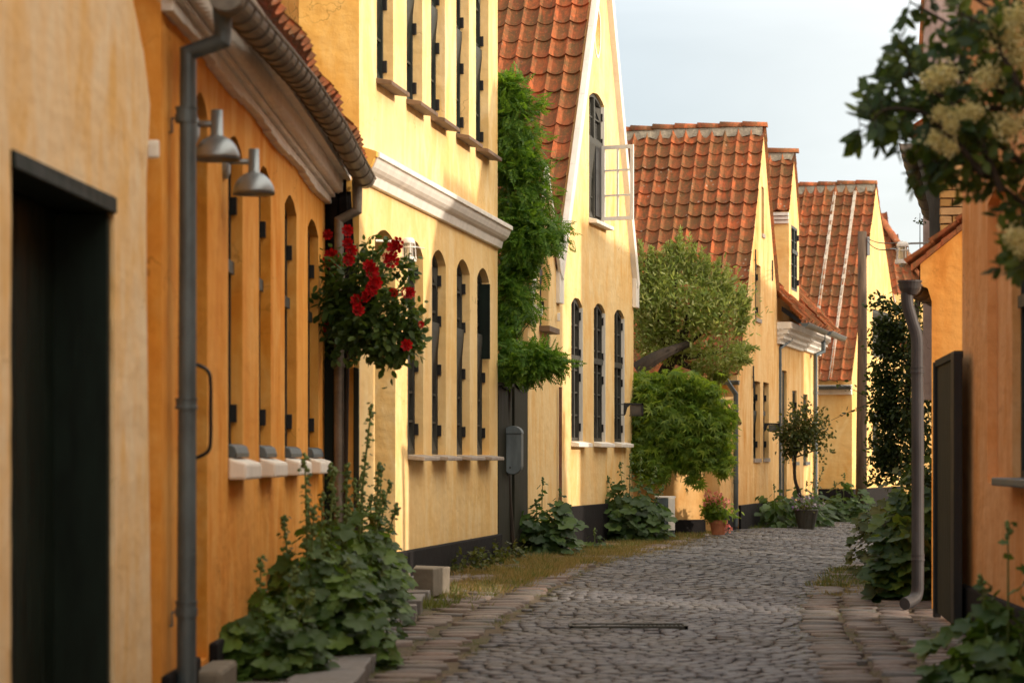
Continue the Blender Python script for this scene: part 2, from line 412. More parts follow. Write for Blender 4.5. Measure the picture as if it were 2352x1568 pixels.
# pantiles: O eave corner, ax along eave, ay up the slope
TW = .178; TL = .224
def tiles(mb, O, ax, ay, width, length, w=TW, l=TL, seed=1, amp=.052, ns=9, sag=.02, skip=None, flip=False):
    r = random.Random(seed); O = V(O); ax = V(ax).normalized(); ay = V(ay).normalized(); nz = ax.cross(ay)
    if nz.z < 0: nz = -nz
    nc = int(round(width/w)); nr = int(math.ceil(length/l)); w = width/nc; l = length/nr
    prof = []
    for i in range(ns):
        t = i/(ns-1); s = sin(pi*t)
        h = amp*(1-s)**1.15
        prof.append((t*1.03-.015, h+(.006 if (t > .9) != flip else 0)))
    for j in range(nr):
        for i in range(nc):
            if skip and skip(i, j, nc, nr): continue
            du = r.uniform(-.003, .003); dv = r.uniform(-.007, .007); dh = r.uniform(-.002, .005); tl = r.uniform(-.004, .004)
            wave = sag*sin(i*.7+j*.23+seed)*sin(j*.41+seed*2)
            vs = []
            for (vv, lift) in ((0, -.008), (0, .02), (.5, .008), (1.06, -.002)):
                for t, h in prof:
                    k = h*(1.0 if lift > -.006 else 1)
                    vs.append(O+ax*((i+t)*w+du)+ay*((j+vv)*l+dv)+nz*(k+lift+dh+wave+tl*t*4*.3))
            n = ns; fs = []
            for a in range(3):
                for b in range(n-1): fs.append((a*n+b, a*n+b+1, (a+1)*n+b+1, (a+1)*n+b))
            # separate lip from top keeps a crisp course edge
            mb.add(vs, fs)
def ridge(mb, a, b, r=.085, l=.38, seed=3):
    rr = random.Random(seed); a, b = V(a), V(b); d = (b-a).normalized(); s = d.cross(V((0,0,1))).normalized(); n = int((b-a).length/l)
    l = (b-a).length/n
    for i in range(n):
        p = a+d*(i*l-.015); q = a+d*((i+1)*l+.01); jz = rr.uniform(-.008, .008); vs = []
        for t, (o, rad) in enumerate(((p, r*.92), (q, r*1.1))):
            for k in range(9):
                an = pi*k/8; vs.append(o+s*cos(an)*rad+V((0, 0, sin(an)*rad*.95+jz+(.012 if t else 0))))
        mb.add(vs, [(k, k+1, k+10, k+9) for k in range(8)]+[tuple(range(9, 18)), tuple(range(8, -1, -1))])
def mortar_bed(mb, a, b, wd=.1, h=.1, seed=1):
    rr = random.Random(seed); a, b = V(a), V(b); d = (b-a); n = max(4, int(d.length/.09)); s = d.normalized().cross(V((0,0,1)))
    vs = []
    for i in range(n+1):
        p = a+d*(i/n); e = rr.uniform(-.02, .02)
        vs += [p+s*wd*.5+V((0,0,.02)), p+s*(wd+e*.3)+V((0,0,-h+e)), p-s*(wd+e*.3)+V((0,0,-h+e)), p-s*wd*.5+V((0,0,.02))]
    mb.add(vs, [(i*4+k, i*4+(k+1)%4, i*4+4+(k+1)%4, i*4+4+k) for i in range(n) for k in range(4)])

# ------------------------------------------------------------------ foliage
LEAF = {}
def _fan(outline, cz=-.06, tip=-.12):
    vs = [(0, .42, cz)]+[(x, y, tip*max(0, y-.5)+abs(x)*.12) for x, y in outline]; n = len(outline)
    return np.array(vs, float), [(0, 1+i, 1+(i+1)%n) for i in range(n)]
LEAF['ovate'] = _fan([(0, 0), (.2, .16), (.3, .42), (.2, .74), (0, 1), (-.2, .74), (-.3, .42), (-.2, .16)])
LEAF['lance'] = _fan([(0, 0), (.1, .25), (.11, .55), (0, 1), (-.11, .55), (-.1, .25)])
LEAF['narrow'] = _fan([(0, 0), (.15, .3), (.13, .62), (0, 1), (-.13, .62), (-.15, .3)])
def _lobed():
    o = []
    for i in range(22):
        a = -pi/2+2*pi*(i+.5)/22
        r = .52*(1+.2*cos(5*(a-pi/2)))*(1 if abs(a+pi/2) > .3 and abs(a-3*pi/2) > .3 else .55)
        r *= 1+.07*(-1)**i
        o.append((r*cos(a), .5+r*sin(a)))
    n = len(o); vs = [(0, .3, -.10)]
    for x, y in o:
        a = atan2(y-.3, x); vs.append((x, y, .05*sin(5*a)-.22*max(0, y-.6)-.1*abs(x)))
    return np.array(vs, float), [(0, 1+i, 1+(i+1)%n) for i in range(n)]
LEAF['lobed'] = _lobed()
LEAF['petal'] = _fan([(0, 0), (.28, .3), (.36, .7), (.16, 1), (-.16, 1), (-.36, .7), (-.28, .3)], -.15, .25)
LEAF['blade'] = (np.array([(-.04, 0, 0), (.04, 0, 0), (.03, .5, .05), (-.03, .5, .05), (0, 1, .2)], float), [(0, 1, 2, 3), (3, 2, 4)])
_b = []
for k in range(5):
    a = (k-2)*.62; c, s_ = cos(a), sin(a)
    _b.append([(0, .0), (.1*c+.3*s_, -.1*s_+.3*c), (s_*1.0*(.8+.2*cos(a)), c*1.0*(.8+.2*cos(a))), (-.1*c+.3*s_, .1*s_+.3*c)])
_v = []; _f = []
for q in _b:
    o = len(_v); _v += [(x, y, -.15*y*y) for x, y in q]; _f.append((o, o+1, o+2, o+3))
LEAF['palm'] = (np.array(_v, float), _f)
# a drooping pinnate leaf (wisteria)
_v = []; _f = []
for k in range(6):
    for s_ in (-1, 1):
        y = .1+.14*k; o = len(_v); l = .42*(1-.07*k)
        _v += [(0, y, -.12*y), (s_*l*.35, y+.02, -.12*y-.01), (s_*l*.95, y+.22*l, -.12*y-.1), (s_*l*.4, y+.16, -.12*y-.02)]
        _f.append((o, o+1, o+2, o+3))
o = len(_v); _v += [(0, .85, -.1), (.07, 1.0, -.13), (0, 1.25, -.2), (-.07, 1.0, -.13)]; _f.append((o, o+1, o+2, o+3))
LEAF['pinnate'] = (np.array(_v, float), _f)

def leaves(name, kind, pos, dirs, nrm, size, mat, parent=None, label=None):
    pos = np.asarray(pos, float); dirs = np.asarray(dirs, float); nrm = np.asarray(nrm, float); size = np.asarray(size, float)
    n = len(pos); tv, tf = LEAF[kind]
    if n == 0: return None
    Yd = dirs/np.maximum(1e-6, np.linalg.norm(dirs, axis=1))[:, None]
    Xd = np.cross(Yd, nrm); Xd /= np.maximum(1e-6, np.linalg.norm(Xd, axis=1))[:, None]; Zd = np.cross(Xd, Yd)
    vs = pos[:, None, :]+size[:, None, None]*(tv[None, :, 0, None]*Xd[:, None, :]+tv[None, :, 1, None]*Yd[:, None, :]+tv[None, :, 2, None]*Zd[:, None, :])
    m = len(tv); vs = vs.reshape(-1, 3)
    off = np.zeros(3); q = parent
    while q is not None: off += np.array(q.location); q = q.parent
    vs = vs-off
    cnt = np.tile([len(f) for f in tf], n); idx = np.concatenate([[i for f in tf for i in f]])
    loops = (np.arange(n)[:, None]*m+idx[None, :]).ravel()
    me = bpy.data.meshes.new(name); me.vertices.add(len(vs)); me.vertices.foreach_set('co', vs.ravel())
    me.loops.add(len(loops)); me.loops.foreach_set('vertex_index', loops.astype(np.int32))
    me.polygons.add(len(cnt)); st = np.concatenate([[0], np.cumsum(cnt)[:-1]])
    me.polygons.foreach_set('loop_start', st.astype(np.int32)); me.polygons.foreach_set('loop_total', cnt.astype(np.int32))
    me.update(calc_edges=True); me.validate()
    if kind in ('lobed', 'ovate', 'petal'): me.polygons.foreach_set('use_smooth', [True]*len(me.polygons))
    me.materials.append(M[mat]); o = bpy.data.objects.new(name, me); COL.objects.link(o); o.parent = parent
    if label: o['label'] = label
    return o
def cloud(center, radii, nclump, per, cr, out=.6, down=.25, shell=.55, size=(.05, .08), flat=0, noise_=.5, basis=None):
    """clumped leaf positions inside an ellipsoid; returns pos, dir, nrm, size"""
    c = np.array(center, float); R = np.array(radii, float)
    P_, D_, N_, S_ = [], [], [], []
    for _ in range(nclump):
        d = rng.normal(size=3); d /= np.linalg.norm(d); rad = rng.uniform(shell, 1.0)**.6*rng.uniform(.8, 1.12)
        cc = c+d*R*rad; k = max(3, int(per*rng.uniform(.6, 1.4)))
        q = rng.normal(size=(k, 3))*cr*.5; pos = cc+q
        dd = d[None, :]*out+rng.normal(size=(k, 3))*noise_+np.array([0, 0, -down]); nn = d[None, :]*.6+np.array([0, 0, .6])+rng.normal(size=(k, 3))*.4
        P_.append(pos); D_.append(dd); N_.append(nn); S_.append(rng.uniform(*size, size=k))
    return np.concatenate(P_), np.concatenate(D_), np.concatenate(N_), np.concatenate(S_)
def cat(*cs): return tuple(np.concatenate([c[i] for c in cs]) for i in range(4))

def hollyhock(name, base, stems, label, group, leafsize=.12, nl=26, mat='leafH', seed=1, low=60, lowr=.3, lowh=.45, cat_='plant', flowers=(), kind='lobed', stemr=.007, front=None):
    """stems: list of (dx, dy, height, bare fraction)"""
    r = random.Random(seed); t = thing(name, base, label, cat_, group); base = V(base)
    pos, dr, nm, sz = [], [], [], []
    for dx, dy, h, bare in stems:
        p0 = base+V((dx*.3, dy*.3, 0)); p1 = base+V((dx, dy, h)); mid = base+V((dx*.5+r.uniform(-.03, .03), dy*.5, h*.5))
        path = curve_pts(p0, mid, p1, 9)
        bud = MB(); bud.tube(path, [lerp(stemr, stemr*.4, i/9) for i in range(10)], 6)
        for i in range(int(nl)):
            s = (i+.5)/nl; q = path[min(9, int(s*9))].lerp(path[min(9, int(s*9)+1)], s*9-int(s*9))
            a = i*2.4+r.uniform(-.5, .5); k = 1-s/max(.05, (1-bare)) if s < 1-bare else 0
            scale = leafsize*(.28+.85*max(0, k))*r.uniform(.8, 1.2)
            if s > 1-bare:
                if r.random() < .75:
                    e = q+V((cos(a), sin(a), .3))*.013; bud.lathe(e+V((0,0,-.008)), [(.001, 0), (.009, .003), (.012, .01), (.009, .018), (.001, .022)], 6)
                scale = leafsize*.22
            reach = (.02+.18*max(0, k))*r.uniform(.6, 1.2)
            e = q+V((cos(a)*reach, sin(a)*reach, r.uniform(-.02, .05)))
            pos.append(e); dr.append((cos(a)+r.uniform(-.3, .3), sin(a)+r.uniform(-.3, .3), -.45+r.uniform(-.4, .3)*1)); nm.append((r.uniform(-.3, .3)+cos(a)*.4, r.uniform(-.3, .3)-.35+sin(a)*.4, .75)); sz.append(scale)
        e = V(path[-1])
        for k in range(7): bud.lathe(e+V((r.uniform(-.009, .009), r.uniform(-.009, .009), -.055+k*.01)), [(.001, 0), (.008, .003), (.011, .009), (.007, .017), (.001, .02)], 6)
        bud.build('stem', 'stemg', t, smooth=True)
    for i in range(low):
        a = r.uniform(0, 2*pi); s = sqrt(r.random()); hh = r.uniform(.03, lowh)*(1.1-.6*s)
        e = base+V((cos(a)*lowr*s, sin(a)*lowr*s, hh))
        pos.append(e); dr.append((cos(a)+r.uniform(-.5, .5), sin(a)+r.uniform(-.5, .5), -.5+r.uniform(-.4, .4))); nm.append((cos(a)*.6+r.uniform(-.3, .3), sin(a)*.6-.3+r.uniform(-.3, .3), .7)); sz.append(leafsize*r.uniform(.6, 1.2))
    leaves('foliage', kind, pos, dr, nm, sz, mat, t)
    for f in flowers:
        q = V(f); n_ = 9
        leaves('flower', 'petal', [q]*n_, [(cos(k*.7), sin(k*.7)*.7-.4, .3) for k in range(n_)], [(cos(k*.7), -.5, 1) for k in range(n_)], [.035]*n_, 'pink', t)
    return t

# ------------------------------------------------------------------ ground, street
XLm = [(9, -.42), (11, -.34), (13.8, -.12), (16.9, .27), (20.6, .8), (24, 1.45), (27.8, 2.15), (32, 3.1), (40, 5.2), (60, 12)]
XRm = [(9, 1.2), (10.7, 1.36), (15, 1.75), (17.5, 2.1), (21, 2.75), (25.6, 3.85), (30, 5.2), (40, 8.5), (60, 17)]
XLo = [(9, -1.5), (16, -1.35), (21, -.2), (23, .3), (28, 1.4), (30.3, 2.8), (38.4, 4.9), (41, 6.2), (60, 14)]
XRo = [(9, 2.6), (15, 2.8), (18, 3.3), (24, 5.2), (30, 7.5), (40, 12), (60, 20)]
KERB = [(9, -.68), (10.7, -.66), (13.3, -.635), (15.5, -.56), (17.1, -.48)]
def gzz(x, y):
    a, b = interp(y, XLm), interp(y, XRm); t = min(1, max(0, (x-a)/((b-a)*.75))); return gz(y)*(1-t*t*(3-2*t))
def ground():
    mb = MB(); xs = [-80, -30, -12, -6]+[i*.5 for i in range(-8, 33)]+[22, 30, 50, 90]
    ys = [-60, -20, 0, 5]+[8+i*.6 for i in range(70)]+[60, 90, 160, 400]
    vs = [(x, y, (gzz(x, y) if y > 5 else 0)-.012) for y in ys for x in xs]; n = len(xs)
    mb.add(vs, [(j*n+i, j*n+i+1, (j+1)*n+i+1, (j+1)*n+i) for j in range(len(ys)-1) for i in range(n-1)])
    tag(mb.build('ground', 'dirt', smooth=True), kind='structure')
ground()
def stone(mb, x, y, z, w, l, h, r, rot=0):
    k = 8; vs = []
    ca, sa = cos(rot), sin(rot)
    tx, ty = r.uniform(-.03, .03), r.uniform(-.035, .035)
    for (s, zz) in ((1, 0), (.975, .8), (.93, 1)):
        for i in range(k):
            a = 2*pi*(i+.5)/k; c, q = cos(a), sin(a)
            e = 1/max(abs(c), abs(q))**.62
            px = c*e*w/2*s*(1+.0); py = q*e*l/2*s
            if s == 1: jx = r.uniform(.93, 1.04)
            px *= jx; py *= jx
            vs.append((x+px*ca-py*sa, y+px*sa+py*ca, z+h*zz+(px*tx+py*ty if zz else 0)))
    vs.append((x, y, z+h*1.02))
    fs = [(t*k+i, t*k+(i+1)%k, (t+1)*k+(i+1)%k, (t+1)*k+i) for t in range(2) for i in range(k)]+[(2*k+i, 2*k+(i+1)%k, 3*k) for i in range(k)]
    mb.add(vs, fs)
def street():
    r = random.Random(5); a = MB(); b = MB(); y = 9.2
    while y < 46:
        dy = .082*(1 if y < 22 else 1.35); x0, x1 = interp(y, XLm), interp(y, XRm); x = x0+r.uniform(0, .12)
        while x < x1:
            w = r.uniform(.065, .125); 
            crown = .05*(1-((x-(x0+x1)/2)/((x1-x0)/2))**2)
            z = gzz(x+w/2, y)-.016
            if r.random() > .05: stone(a, x+w/2, y+r.uniform(-.004, .004)+.03*sin(x*2.6+y*.7)+.006*sin(x*7+y*3), z+crown*.6+r.uniform(-.0015, .0015)+.004*sin(x*3+y*5), w*1.0, dy*1.0, r.uniform(.012, .015), r, r.uniform(-.03, .03))
            x += w
        y += dy
    def column(f, off0, wd, y0, y1, sgn):
        y = y0+r.uniform(0, .1); w = wd; 
        while y < y1:
            l = r.uniform(.10, .21)*(1 if y < 24 else 1.4); ym = y+l/2; slope = (interp(ym+.3, f)-interp(ym-.3, f))/.6
            x = interp(ym, f)+sgn*(off0+wd/2); lim = interp(ym, XLo)-.12 if sgn < 0 else interp(ym, XRo)+.15
            if y < 17.1 and sgn < 0: lim = interp(ym, KERB)+.02
            if (x-lim)*sgn < 0 and r.random() > .03:
                stone(b, x+r.uniform(-.03, .03), ym, gzz(x, ym)-.016+r.uniform(-.004, .004), wd*r.uniform(.72, 1.06), l*r.uniform(.93, 1.02), r.uniform(.018, .024), r, -slope*.5+r.uniform(-.22, .22))
            y += l
    for f, sgn in ((XLm, -1), (XRm, 1)):
        off = .01
        while off < 2.6:
            wd = r.uniform(.17, .3); column(f, off, wd, 9.2, 40, sgn); off += wd+.004
    tag(a.build('road', 'setts', smooth=True), kind='structure'); tag(b.build('pavement', 'cobble', smooth=True), kind='structure')
    c = MB(); y = 9.0
    while y < 17:
        l = r.uniform(.3, .55); x = interp(y+l/2, KERB)
        c.box((x-.13, y+l/2, gz(y+l/2)+.01), .26+r.uniform(-.03, .03), l-.02, .12, rz=r.uniform(-.04, .02)-.01, jit=.008)
        y += l
    y = 9.0
    while y < 16.6:
        l = r.uniform(.22, .4); x = interp(y+l/2, KERB)-.28
        while x > -1.35:
            w = r.uniform(.18, .3); stone(c, x-w/2, y+l/2, gz(y)-.01, w, l*.9, .05, r, r.uniform(-.1, .1)); x -= w
        y += l
    tag(c.build('kerb', 'slab', bevel=.012), kind='structure')
street()
def tufts(name, mat, regions, label):
    pos, dr, nm, sz = [], [], [], []
    r = random.Random(11)
    for (fn, n, per, s0, s1, rad) in regions:
        for _ in range(n):
            c = fn(r)
            if sin(c[0]*7.3+2*sin(c[1]*1.9))+sin(c[1]*3.1+c[0]*2)+r.uniform(-.9, .9) < -.25: continue
            for _k in range(max(2, int(per*r.uniform(.4, 1.6)))):
                a = r.uniform(0, 2*pi); d = rad*r.random()
                pos.append((c[0]+cos(a)*d*1.4, c[1]+sin(a)*d, gzz(c[0], c[1])-.005)); dr.append((cos(a)*r.uniform(.1, 1), sin(a)*r.uniform(.1, 1), r.uniform(.5, 1.2))); nm.append((r.uniform(-1, 1), -1, .3)); sz.append(r.uniform(s0, s1))
    o = leaves(name, 'blade', pos, dr, nm, sz, mat); tag(o, label, 'grass', kind='stuff')
def strip(y0, y1, f0, f1):
    def fn(r):
        y = r.uniform(y0, y1); a, b = interp(y, f0), interp(y, f1); return (lerp(a, b, r.random()), y)
    return fn
def edge(y0, y1, f, w=.1):
    def fn(r):
        y = r.uniform(y0, y1); return (interp(y, f)+r.uniform(-w, w), y)
    return fn
patchL = [(15.5, -.75), (21, -.05), (23, .45), (28, 1.55), (31, 2.6)]; patchR = [(15.5, -.15), (18, .2), (21, .78), (24, 1.4), (28, 2.2), (31, 3.0)]
tufts('dry_grass', 'straw', [(strip(16.0, 29, patchL, patchR), 1700, 16, .02, .06, .1), (strip(17.5, 23, patchL, patchR), 900, 18, .03, .07, .12), (edge(19, 32, XLm, .35), 480, 9, .02, .045, .08),
    (strip(17.5, 22, XRm, [(17, 2.7), (22, 3.5)]), 240, 12, .02, .06, .08)], 'straw coloured dry grass between the cobbles beside the road')
tufts('grass', 'grass', [(strip(15.2, 29, patchL, patchR), 420, 16, .03, .08, .07), (strip(9.5, 30, XLm, XRm), 1700, 7, .01, .024, .035), (edge(9.5, 17, KERB, .05), 90, 5, .01, .03, .03), (edge(9.5, 22, XLm, .05), 150, 6, .012, .03, .04), (edge(10, 20, XRm, .06), 140, 6, .012, .03, .04), (strip(9.5, 18, XRm, XRo), 420, 8, .01, .028, .04), (strip(9.5, 18, KERB, XLm), 300, 8, .01, .028, .04),
    (strip(18.0, 21.5, XRm, [(17, 2.7), (22, 3.4)]), 150, 16, .03, .08, .07), (edge(15.2, 16.8, [(15, -.5), (17, -.45)], .08), 30, 14, .03, .09, .05), (edge(28, 38, [(28, 1.5), (30.3, 2.9), (38, 4.9)], .12), 130, 10, .03, .08, .06)], 'short green grass and moss growing in the joints of the road')

# ------------------------------------------------------------------ house A (pale ochre, far left)
WA = line_wall(-160, 345, -1.399, 6.75, .0546)
WA.p0 -= WA.d*4.5; WA.len = (WA.p1-WA.p0).length     # runs on behind the camera
hA = thing('house', WA.P(WA.len, 0, 0), 'pale ochre plastered house at the far left with a wide dark green doorway', 'house')
u25, u262 = WA.u(25), WA.u(262)
zd = 1.865
edgeA = [(WA.u(350), 0.0), (WA.u(341), WA.z(341, 1000)), (WA.u(337), WA.z(337, 700)), (WA.u(336), WA.z(336, 420)), (WA.u(345), WA.z(345, 240)), (WA.u(330), WA.z(330, 120)), (WA.u(305), WA.z(305, 0)), (WA.u(292), 3.0)]
outA = subdiv([(0, -.1)]+edgeA+[(0, 3.0)], .3)
doorA = arch(u25, u262, .03, zd, 0, .007, step=.1)
mb = MB(); facade(mb, WA, outA, [(doorA, .16)]); body(mb, WA, [(0, -.1)]+edgeA+[(0, 3.0)], 4)
mb.build('wall', 'plA', hA)
mb = MB(); wbox(mb, WA, u25+.002, u262-.002, zd-.055, zd-.004, -.16, .012, .003); wbox(mb, WA, u25+.003, u25+.07, .04, zd-.057, -.16, -.05); wbox(mb, WA, u262-.05, u262-.003, .04, zd-.057, -.2, -.012)
dA = mb.build('door_frame', 'green', hA, bevel=.004)
mb = MB(); k = 7
for i in range(k): wbox(mb, WA, lerp(u25+.05, u262-.03, i/k)+.004, lerp(u25+.05, u262-.03, (i+1)/k)-.003, .05, zd-.02, -.24, -.19)
wbox(mb, WA, u25, u262, .02, zd, -.26, -.241)
mb.build('door', 'green', hA, bevel=.003)
mb = MB(); tiles(mb, WA.P(2, 2.98, .2), WA.d, (-WA.n*cos(radians(45))+V((0,0,sin(radians(45))))), WA.len-2.1, 3.2, ns=5); mb.build('roof', 'tile', hA)
mb = MB(); wbox(mb, WA, WA.u(343)-.01, WA.u(343)+.012, WA.z(343, 364), WA.z(343, 322), -.01, .035); mb.build('junction_box', 'whitew', hA, bevel=.008)

# dark gate in the gap between A and B
mb = MB()
for i in range(4):
    mb.box((-1.66+i*.085, 9.18, .83), .08, .03, 1.66+.004*i)
g0 = thing('narrow_gate', (-1.5, 9.18, 0), 'narrow dark wooden gate closing the gap between the pale and the orange house', 'gate')
mb.build('boards', 'gate', g0, bevel=.004)
for z_ in (1.3, .35):
    mb = MB(); mb.box((-1.53, 9.215, z_), .34, .03, .08); mb.build('rail', 'gate', g0)

# ------------------------------------------------------------------ house B (orange, dentil cornice)
WB = line_wall(370, 755, -1.268, 10.9, .01)
hB = thing('house', WB.P(WB.len/2, 0, 0), 'orange plastered low house with four tall windows, white brick sills and a long grey gutter', 'house')
def hw(W, a, b): return W.u(a), W.u(b)
winB = [(524, 557, 313), (595, 622, 383), (654, 681, 450), (707, 731, 505)]
u0, u1 = hw(WB, 447, 476)
holesB = [(arch(u0, u1, .16, WB.z(460, 212), .07, .003, step=.12), .12)]
specB = []
for a, b, t in winB:
    p, q = hw(WB, a, b); zt = WB.z((a+b)/2, t); specB.append((p, q, zt)); holesB.append((arch(p, q, 1.0, zt, .075, .004, step=.12), .12))
zB = 2.66
o4 = [(0, -.1), (WB.len, -.1), (WB.len, zB), (0, zB)]
mb = MB(); facade(mb, WB, subdiv(o4, .25, .003), holesB); body(mb, WB, o4, 4.2); 
# upper gable ends
for uu in (0.0, WB.len):
    a, b, c = WB.P(uu, zB, 0), WB.P(uu, zB, -4.2), WB.P(uu, zB+2.2, -2.1); mb.add([a, b, c], [(0, 1, 2)])
mb.build('wall', 'plB', hB)
mb = MB(); wbox(mb, WB, -.0, u0-.02, -.05, .2, 0, .03); wbox(mb, WB, u1+.05, WB.len, -.05, .22, 0, .035); mb.build('plinth', 'black', hB, bevel=.01)
for i, (p, q, zt) in enumerate(specB):
    w = window(WB, p, q, 1.0, zt, .075, .082, hB, cols=2, rows=6, hinge=(.14, .8), hd=.03)
    mb = MB(); lip = [(WB.P(0,0,0), 0)]; zz = 1.0
    pr = [(-.045, .03), (-.02, .055), (.01, .062), (.035, .05), (.045, .02), (.045, 0), (-.045, 0)]
    a = [WB.P(p+.02, zz+z_, d_-.01) for d_, z_ in pr]; mb.prism(a, WB.d*(q-p-.04)); mb.build('flashing', 'zinc', w, bevel=.006)
    mb = MB(); zl = .985
    mb.hexa([WB.P(p-.01, zl-.085, .0), WB.P(q+.05, zl-.085, .0), WB.P(q+.05, zl-.085, .085), WB.P(p-.01, zl-.085, .085), WB.P(p-.01, zl+.015, .0), WB.P(q+.05, zl+.015, .0), WB.P(q+.05, zl-.012, .085), WB.P(p-.01, zl-.012, .085)])
    mb.build('sill', 'white', w, bevel=.012)
# door
mb = MB(); zt = WB.z(460, 212); wbox(mb, WB, u0+.003, u1-.003, .17, zt-.06, -.13, -.085); wbox(mb, WB, u0+.003, u0+.05, .17, zt-.08, -.085, -.03)
dB = mb.build('door', 'green', hB, bevel=.004)
hz0, hz1 = WB.z(480, 1052), WB.z(480, 842); uh = WB.u(461); 
def hp(d, z): return WB.P(uh-.03, z, d)
mb = MB(); mb.tube(bezier([hp(-.09, hz0-.02), hp(-.02, hz0), hp(.035, hz0+.03), hp(.045, hz0+.09), hp(.045, (hz0+hz1)/2), hp(.045, hz1-.09), hp(.035, hz1-.03), hp(-.02, hz1), hp(-.09, hz1)], 5), .0075, 8)
mb.build('handle', 'iron', dB, smooth=True)
mb = MB(); wbox(mb, WB, u0-.1, u1+.04, -.02, .15, 0.0, .12, .004); wbox(mb, WB, u0-.35, u1+.2, -.02, .04, 0, .25, .004); mb.build('doorstep', 'concrete', hB, bevel=.02)
# cornice with sawtooth bricks
mb = MB(); Lb = WB.len
for i in range(int(Lb/.3)+1):
    s_, e_ = i*.3, min(Lb, (i+1)*.3)
    if e_ > s_: wbox(mb, WB, s_, e_, zB-.02+.012*sin(i*.9)+random.uniform(-.004, .004), zB+.03, 0, .045)
wbox(mb, WB, -.05, Lb, zB+.03, zB+.055, 0, .07)
wbox(mb, WB, -.05, Lb, zB+.055, zB+.145, 0, .035)
wbox(mb, WB, -.06, Lb, zB+.145, zB+.185, 0, .17); wbox(mb, WB, -.06, Lb, zB+.185, zB+.24, 0, .215)
k = int(Lb/.085)
for i in range(k):
    u = (i+.5)*Lb/k; c = WB.P(u, zB+.1, .078); mb.box(c, .07, .07, .086, rz=pi/4+.01)
mb.build('cornice', 'white', hB, bevel=.004)
gB = [(-1.05, 8.85, 2.70), (-1.04, 10.5, 2.79), (-1.03, 12.0, 2.865), (-1.0, 13.6, 2.875), (-.955, 15.72, 2.81)]
half_gutter(gB, .066, strips=26).build('gutter', 'zincw', hB, smooth=False)
xs = (-1.22, -1.09); Yp = 9.06
pp = [(-1.085, Yp, 2.68), (-1.085, Yp, 2.56), (-1.215, Yp+.01, 2.515), (-1.222, Yp+.01, .02)]
pm = pipe(pp, .0375, [(-1.222, Yp+.01, 2.29), (-1.222, Yp+.01, .44), (-1.222, Yp+.01, 1.2)])
dp = pm.build('downpipe', 'zinc', hB, smooth=False)
for z_ in (2.27, .42):
    mb = MB(); mb.lathe((-1.222, Yp+.01, z_-.015), [(.0385, 0), (.042, 0), (.042, .03), (.0385, .03)], 16); mb.tube([(-1.262, Yp+.01, z_), (-1.275, Yp+.01, z_), (-1.275, Yp+.01, z_-.05), (-1.31, Yp+.03, z_-.055)], .005, 6); mb.build('pipe_clamp', 'zinc', dp)
Y2 = 15.62
pm = pipe([(-1.0, Y2, 2.79), (-1.0, Y2, P(820, 484, Y2).z), (-1.118, Y2, P(778, 506, Y2).z), (-1.118, Y2, .1)], .035, [(-1.118, Y2, 2.15), (-1.118, Y2, 1.6)])
pm.build('downpipe', 'zincw', hB)
rfB = MB(); up = (-WB.n*cos(radians(47))+V((0,0,sin(radians(47)))))
tiles(rfB, WB.P(-.1, zB+.25, .24), WB.d, up, WB.len+.15, 3.4, ns=7, seed=4); rfB.build('roof', 'tile', hB)

# wall lamps on B
def dome_lamp(vxw, vxc, vyb, label, dia=.185):
    Y = WB.Y(vxw); u = WB.u(vxw); zb = WB.z(vxw, vyb)
    t = thing('wall_lamp', WB.P(u, zb+.06, 0), label, 'wall lamp', 'silver dome lamps on the orange house')
    X = (vxc-CX)/F*Y; d = (V((X, Y, 0))-WB.P(u, 0, 0)).length
    c = WB.P(u, 0, d); c.z = zb; R = dia/2
    mb = MB(); prof = [(R, 0)]+[(R*cos(a), R*1.08*sin(a)) for a in [i*pi/2/9 for i in range(1, 8)]]+[(.025, R*1.08), (.023, R*1.08+.1), (.0, R*1.08+.102)]
    prof = [(R*.97, .004)]+prof; mb.lathe(c, prof, 28)
    inner = [(R*.97*cos(a), R*1.05*sin(a)+.002) for a in [i*pi/2/6 for i in range(6)]]+[(0, R*1.05)]; mb.lathe(c, list(reversed(inner)), 28)
    mb.build('lamp_shade', 'steel', t, smooth=True)
    mb = MB(); za = zb+R*1.08+.045; a = V((c.x, c.y, za)); b = WB.P(u, za, 0); mb.tube([a, b], .013, 10); mb.build('arm', 'steel', t, smooth=True)
    mb = MB(); q = WB.P(u, za-.02, 0); ring = []
    for (dd, rr) in ((0, .048), (.018, .048), (.028, .03)):
        for j in range(16): ring.append(q+WB.n*dd+WB.d*(rr*cos(2*pi*j/16))+V((0, 0, rr*1.2*sin(2*pi*j/16))))
    mb.add(ring, [(i*16+j, i*16+(j+1)%16, (i+1)*16+(j+1)%16, (i+1)*16+j) for i in range(2) for j in range(16)]+[tuple(range(32, 48))]); mb.build('wall_plate', 'steel', t)
    mb = MB(); mb.lathe((c.x, c.y, zb+.01), [(.0, 0), (.02, .006), (.026, .02), (.02, .04), (.014, .055)], 12); mb.build('bulb', 'lglass', t, smooth=True)
dome_lamp(440, 498, 368, 'silver dome lamp on the orange wall directly behind the thick downpipe')
dome_lamp(513, 583, 447, 'silver dome lamp hung lower, between the first two windows of the orange house')

